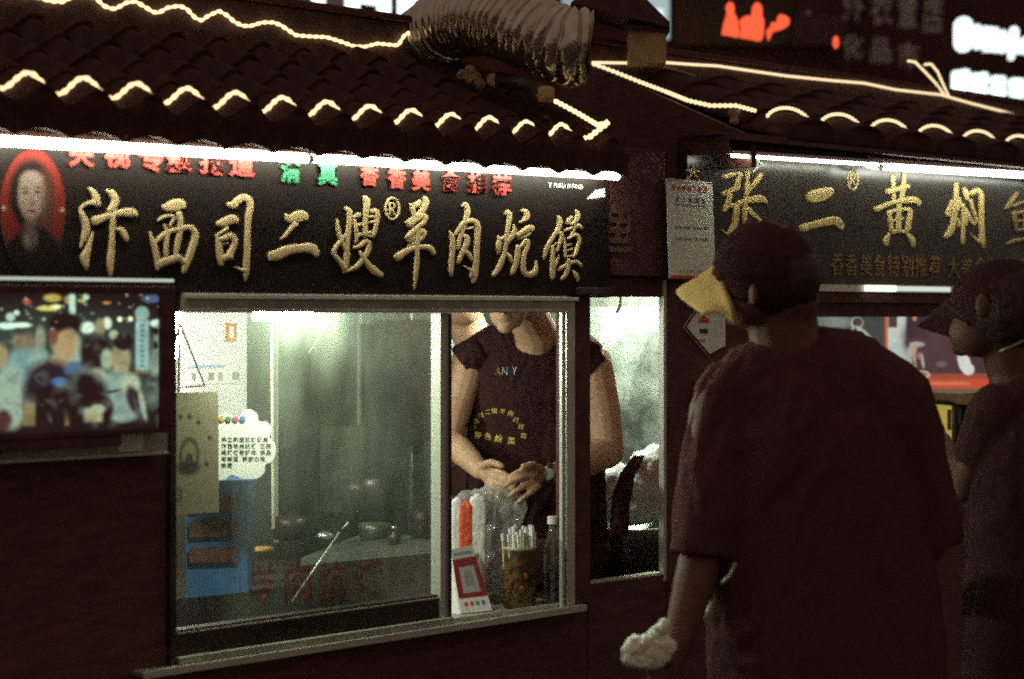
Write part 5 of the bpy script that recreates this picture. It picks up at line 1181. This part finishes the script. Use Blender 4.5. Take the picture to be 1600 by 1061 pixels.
mb.chain([(S(1138, 640, D1), .076), (S(1118, 740, D1-.03), .074)]).tube([S(1118, 740, D1-.03), S(1110, 800, D1-.04), S(1102, 868, D1-.05)], [.074, .074, .073], 20)
mb.chain([(S(1400, 640, D1), .088), (S(1424, 740, D1+.02), .082)]).tube([S(1424, 740, D1+.02), S(1444, 850, D1+.04)], [.082, .080], 20)
organic(mb, 'tee_shirt', M['shirt2'], c1_, .007, 3, .007, 4.5)
mb = MB(); mb.ell(S(1212, 434, D1-.012), (.084, .104, .082), rotv(yaw=40)).ell(S(1222, 462, D1-.012), (.062, .080, .040), rotv(yaw=40)); organic(mb, 'hair', M['hair'], c1_, .006, 1, .003, 34)
mb = MB(); mb.ell(S(1194, 425, D1), (.104, .116, .108), rotv(yaw=40)).ell(S(1192, 428, D1), (.105, .119, .042), rotv(yaw=40)); cp = organic(mb, 'cap_crown', M['cap'], c1_, .006, 3, .0015, 12)
MB().ell(S(1196, 345, D1), (.007, .007, .004), VR, 2).build('cap_button', M['cap'], c1_, True)
def brim_mesh(root, tip_pts, thick, name, m, parent):
    """root: curve along the forehead, tip_pts: curve of the outer edge; a thin curved shell between the two"""
    A = [Vector(S(*q)) for q in spline(root, 6)]; B = [Vector(S(*q)) for q in spline(tip_pts, 6)]; n = min(len(A), len(B)); b = bmesh.new(); T = []; Bm = []
    for i in range(n):
        ra = []; rb = []
        for j in range(9):
            t = j/8; p = A[i].lerp(B[i], t)+Vector((0, 0, .016*math.sin(math.pi*t)))
            ra.append(b.verts.new(p)); rb.append(b.verts.new(p+FWD*thick-Vector((0, 0, thick*.4))))
        T.append(ra); Bm.append(rb)
    for i in range(n-1):
        for j in range(8):
            b.faces.new((T[i][j], T[i+1][j], T[i+1][j+1], T[i][j+1])); b.faces.new((Bm[i][j], Bm[i][j+1], Bm[i+1][j+1], Bm[i+1][j]))
    for i in range(n-1):
        b.faces.new((T[i][8], T[i+1][8], Bm[i+1][8], Bm[i][8])); b.faces.new((T[i+1][0], T[i][0], Bm[i][0], Bm[i+1][0]))
    for j in range(8):
        b.faces.new((T[0][j], T[0][j+1], Bm[0][j+1], Bm[0][j])); b.faces.new((T[n-1][j+1], T[n-1][j], Bm[n-1][j], Bm[n-1][j+1]))
    bmesh.ops.recalc_face_normals(b, faces=b.faces[:]); me = bpy.data.meshes.new(name); b.to_mesh(me); b.free()
    me.polygons.foreach_set('use_smooth', [True]*len(me.polygons)); return link(name, me, m, parent)
brim_mesh([(1122, 424, 4.17), (1134, 450, 4.15), (1146, 478, 4.14), (1150, 508, 4.15)], [(1102, 430, 4.24), (1063, 448, 4.28), (1060, 462, 4.27), (1100, 492, 4.18)], .003, 'cap_brim', M['brim'], c1_)
# tissue held in the left hand
tb = MB()
for x, y, rx, ry, ro in ((990, 1018, .036, .022, -70), (1006, 1004, .040, .012, -35), (1030, 984, .026, .012, -50), (1034, 1006, .030, .020, 20), (1008, 1032, .040, .014, 5), (984, 1030, .018, .010, 30), (1022, 1022, .034, .022, 0)):
    tb.ell(S(x, y, 4.02), (rx, .022, ry), rotv(roll=ro), 2)
tsu = organic(tb, 'tissue', mat('white tissue', (.88, .92, .78), .8, var=.05, bump=.3), None, .0035, 1, .0045, 38)
tag(tsu, 'crumpled white tissue in the hand of the middle customer', 'tissue')
# glints of a bag strap buckle at his side, put in as metal tubes
MB().tube([S(1150, 880, 4.0), S(1140, 900, 3.99), S(1128, 912, 3.98)], .0035, 6).build('buckle_glint', M['aludark'], c1_, True)
MB().tube([S(1112, 940, 3.98), S(1106, 956, 3.97), S(1101, 970, 3.97)], .004, 6).build('buckle_glint', M['aludark'], c1_, True)

# ---- customer at the right edge
D2 = 4.42
c2_ = person('customer at the right edge in black cap and black top facing the right stall', Vector((S(1640, 490, D2).x, S(1640, 490, D2).y, 0)))
mb = MB()
mb.ell(S(1566, 486, D2), (.084, .100, .102), rotv(yaw=60)).ell(S(1524, 520, D2+.0), (.045, .06, .055), rotv(yaw=55)).ell(S(1502, 545, D2+.03), (.022, .022, .018), rotv()).ell(S(1496, 510, D2+.05), (.012, .012, .018), rotv(yaw=55)).ell(S(1500, 530, D2+.045), (.012, .014, .008), rotv(yaw=55))
mb.ell(S(1534, 478, D2-.075), (.008, .018, .029), rotv(yaw=60)).chain([(S(1568, 520, D2), .060), (S(1592, 590, D2+.01), .066)])
mb.chain([(S(1565, 640, D2-.02), .062), (S(1620, 612, D2), .075), (S(1760, 650, D2), .066)]).ell(S(1660, 760, D2), (.19, .12, .24), rotv()).ell(S(1665, 940, D2), (.17, .12, .25), rotv())
for sx in (-1, 1):
    hp = S(1665+sx*60, 1020, D2); kn = hp.copy(); kn.z = .48; an = hp.copy(); an.z = .08
    mb.chain([(hp, .09), (kn, .06), (an, .045)]).chain([(an-Vector((0, 0, .03)), .04), (an+FWD*.15-Vector((0, 0, .04)), .035)])
mb.chain([(S(1552, 655, D2-.02), .056), (S(1524, 730, D2), .046), (S(1512, 762, D2+.01), .037), (S(1490, 735, D2+.12), .034), (S(1470, 690, D2+.24), .026)]).ell(S(1464, 676, D2+.27), (.02, .03, .03), rotv())
mb.chain([(S(1770, 670, D2), .056), (S(1790, 800, D2), .045), (S(1780, 920, D2-.05), .032)])
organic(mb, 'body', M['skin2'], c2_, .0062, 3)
mb = MB()
mb.chain([(S(1572, 650, D2-.01), .078), (S(1620, 622, D2), .088), (S(1750, 650, D2), .08)]).loft([(S(1650, 620, D2), .13, .085), (S(1655, 660, D2), .19, .115), (S(1655, 760, D2), .205, .14), (S(1660, 900, D2), .215, .15), (S(1664, 1100, D2), .225, .155)])
mb.chain([(S(1562, 650, D2-.02), .072), (S(1538, 708, D2-.0), .066)]).chain([(S(1765, 670, D2), .07), (S(1785, 760, D2), .06)])
organic(mb, 'black_top', M['shirt'], c2_, .0075, 3, .005, 4.5)
mb = MB(); mb.ell(S(1578, 480, D2-.02), (.090, .106, .095), rotv(yaw=60)); organic(mb, 'hair', M['hair'], c2_, .007, 1, .003, 34)
mb = MB(); mb.ell(S(1568, 474, D2), (.099, .118, .100), rotv(yaw=60)); organic(mb, 'cap_crown', M['cap'], c2_, .006, 3, .0015, 12)
brim_mesh([(1508, 452, 4.42), (1512, 478, 4.38), (1514, 505, 4.38), (1512, 528, 4.40)], [(1478, 476, 4.52), (1438, 504, 4.56), (1440, 512, 4.55), (1490, 528, 4.46)], .003, 'cap_brim', M['cap'], c2_)
MB().tube([S(1562, 549, D2-.10), S(1575, 544, D2-.11), S(1600, 532, D2-.11)], .0028, 6).build('strap_glint', M['aludark'], c2_, True)  # metal tube put in for the glint on a strap
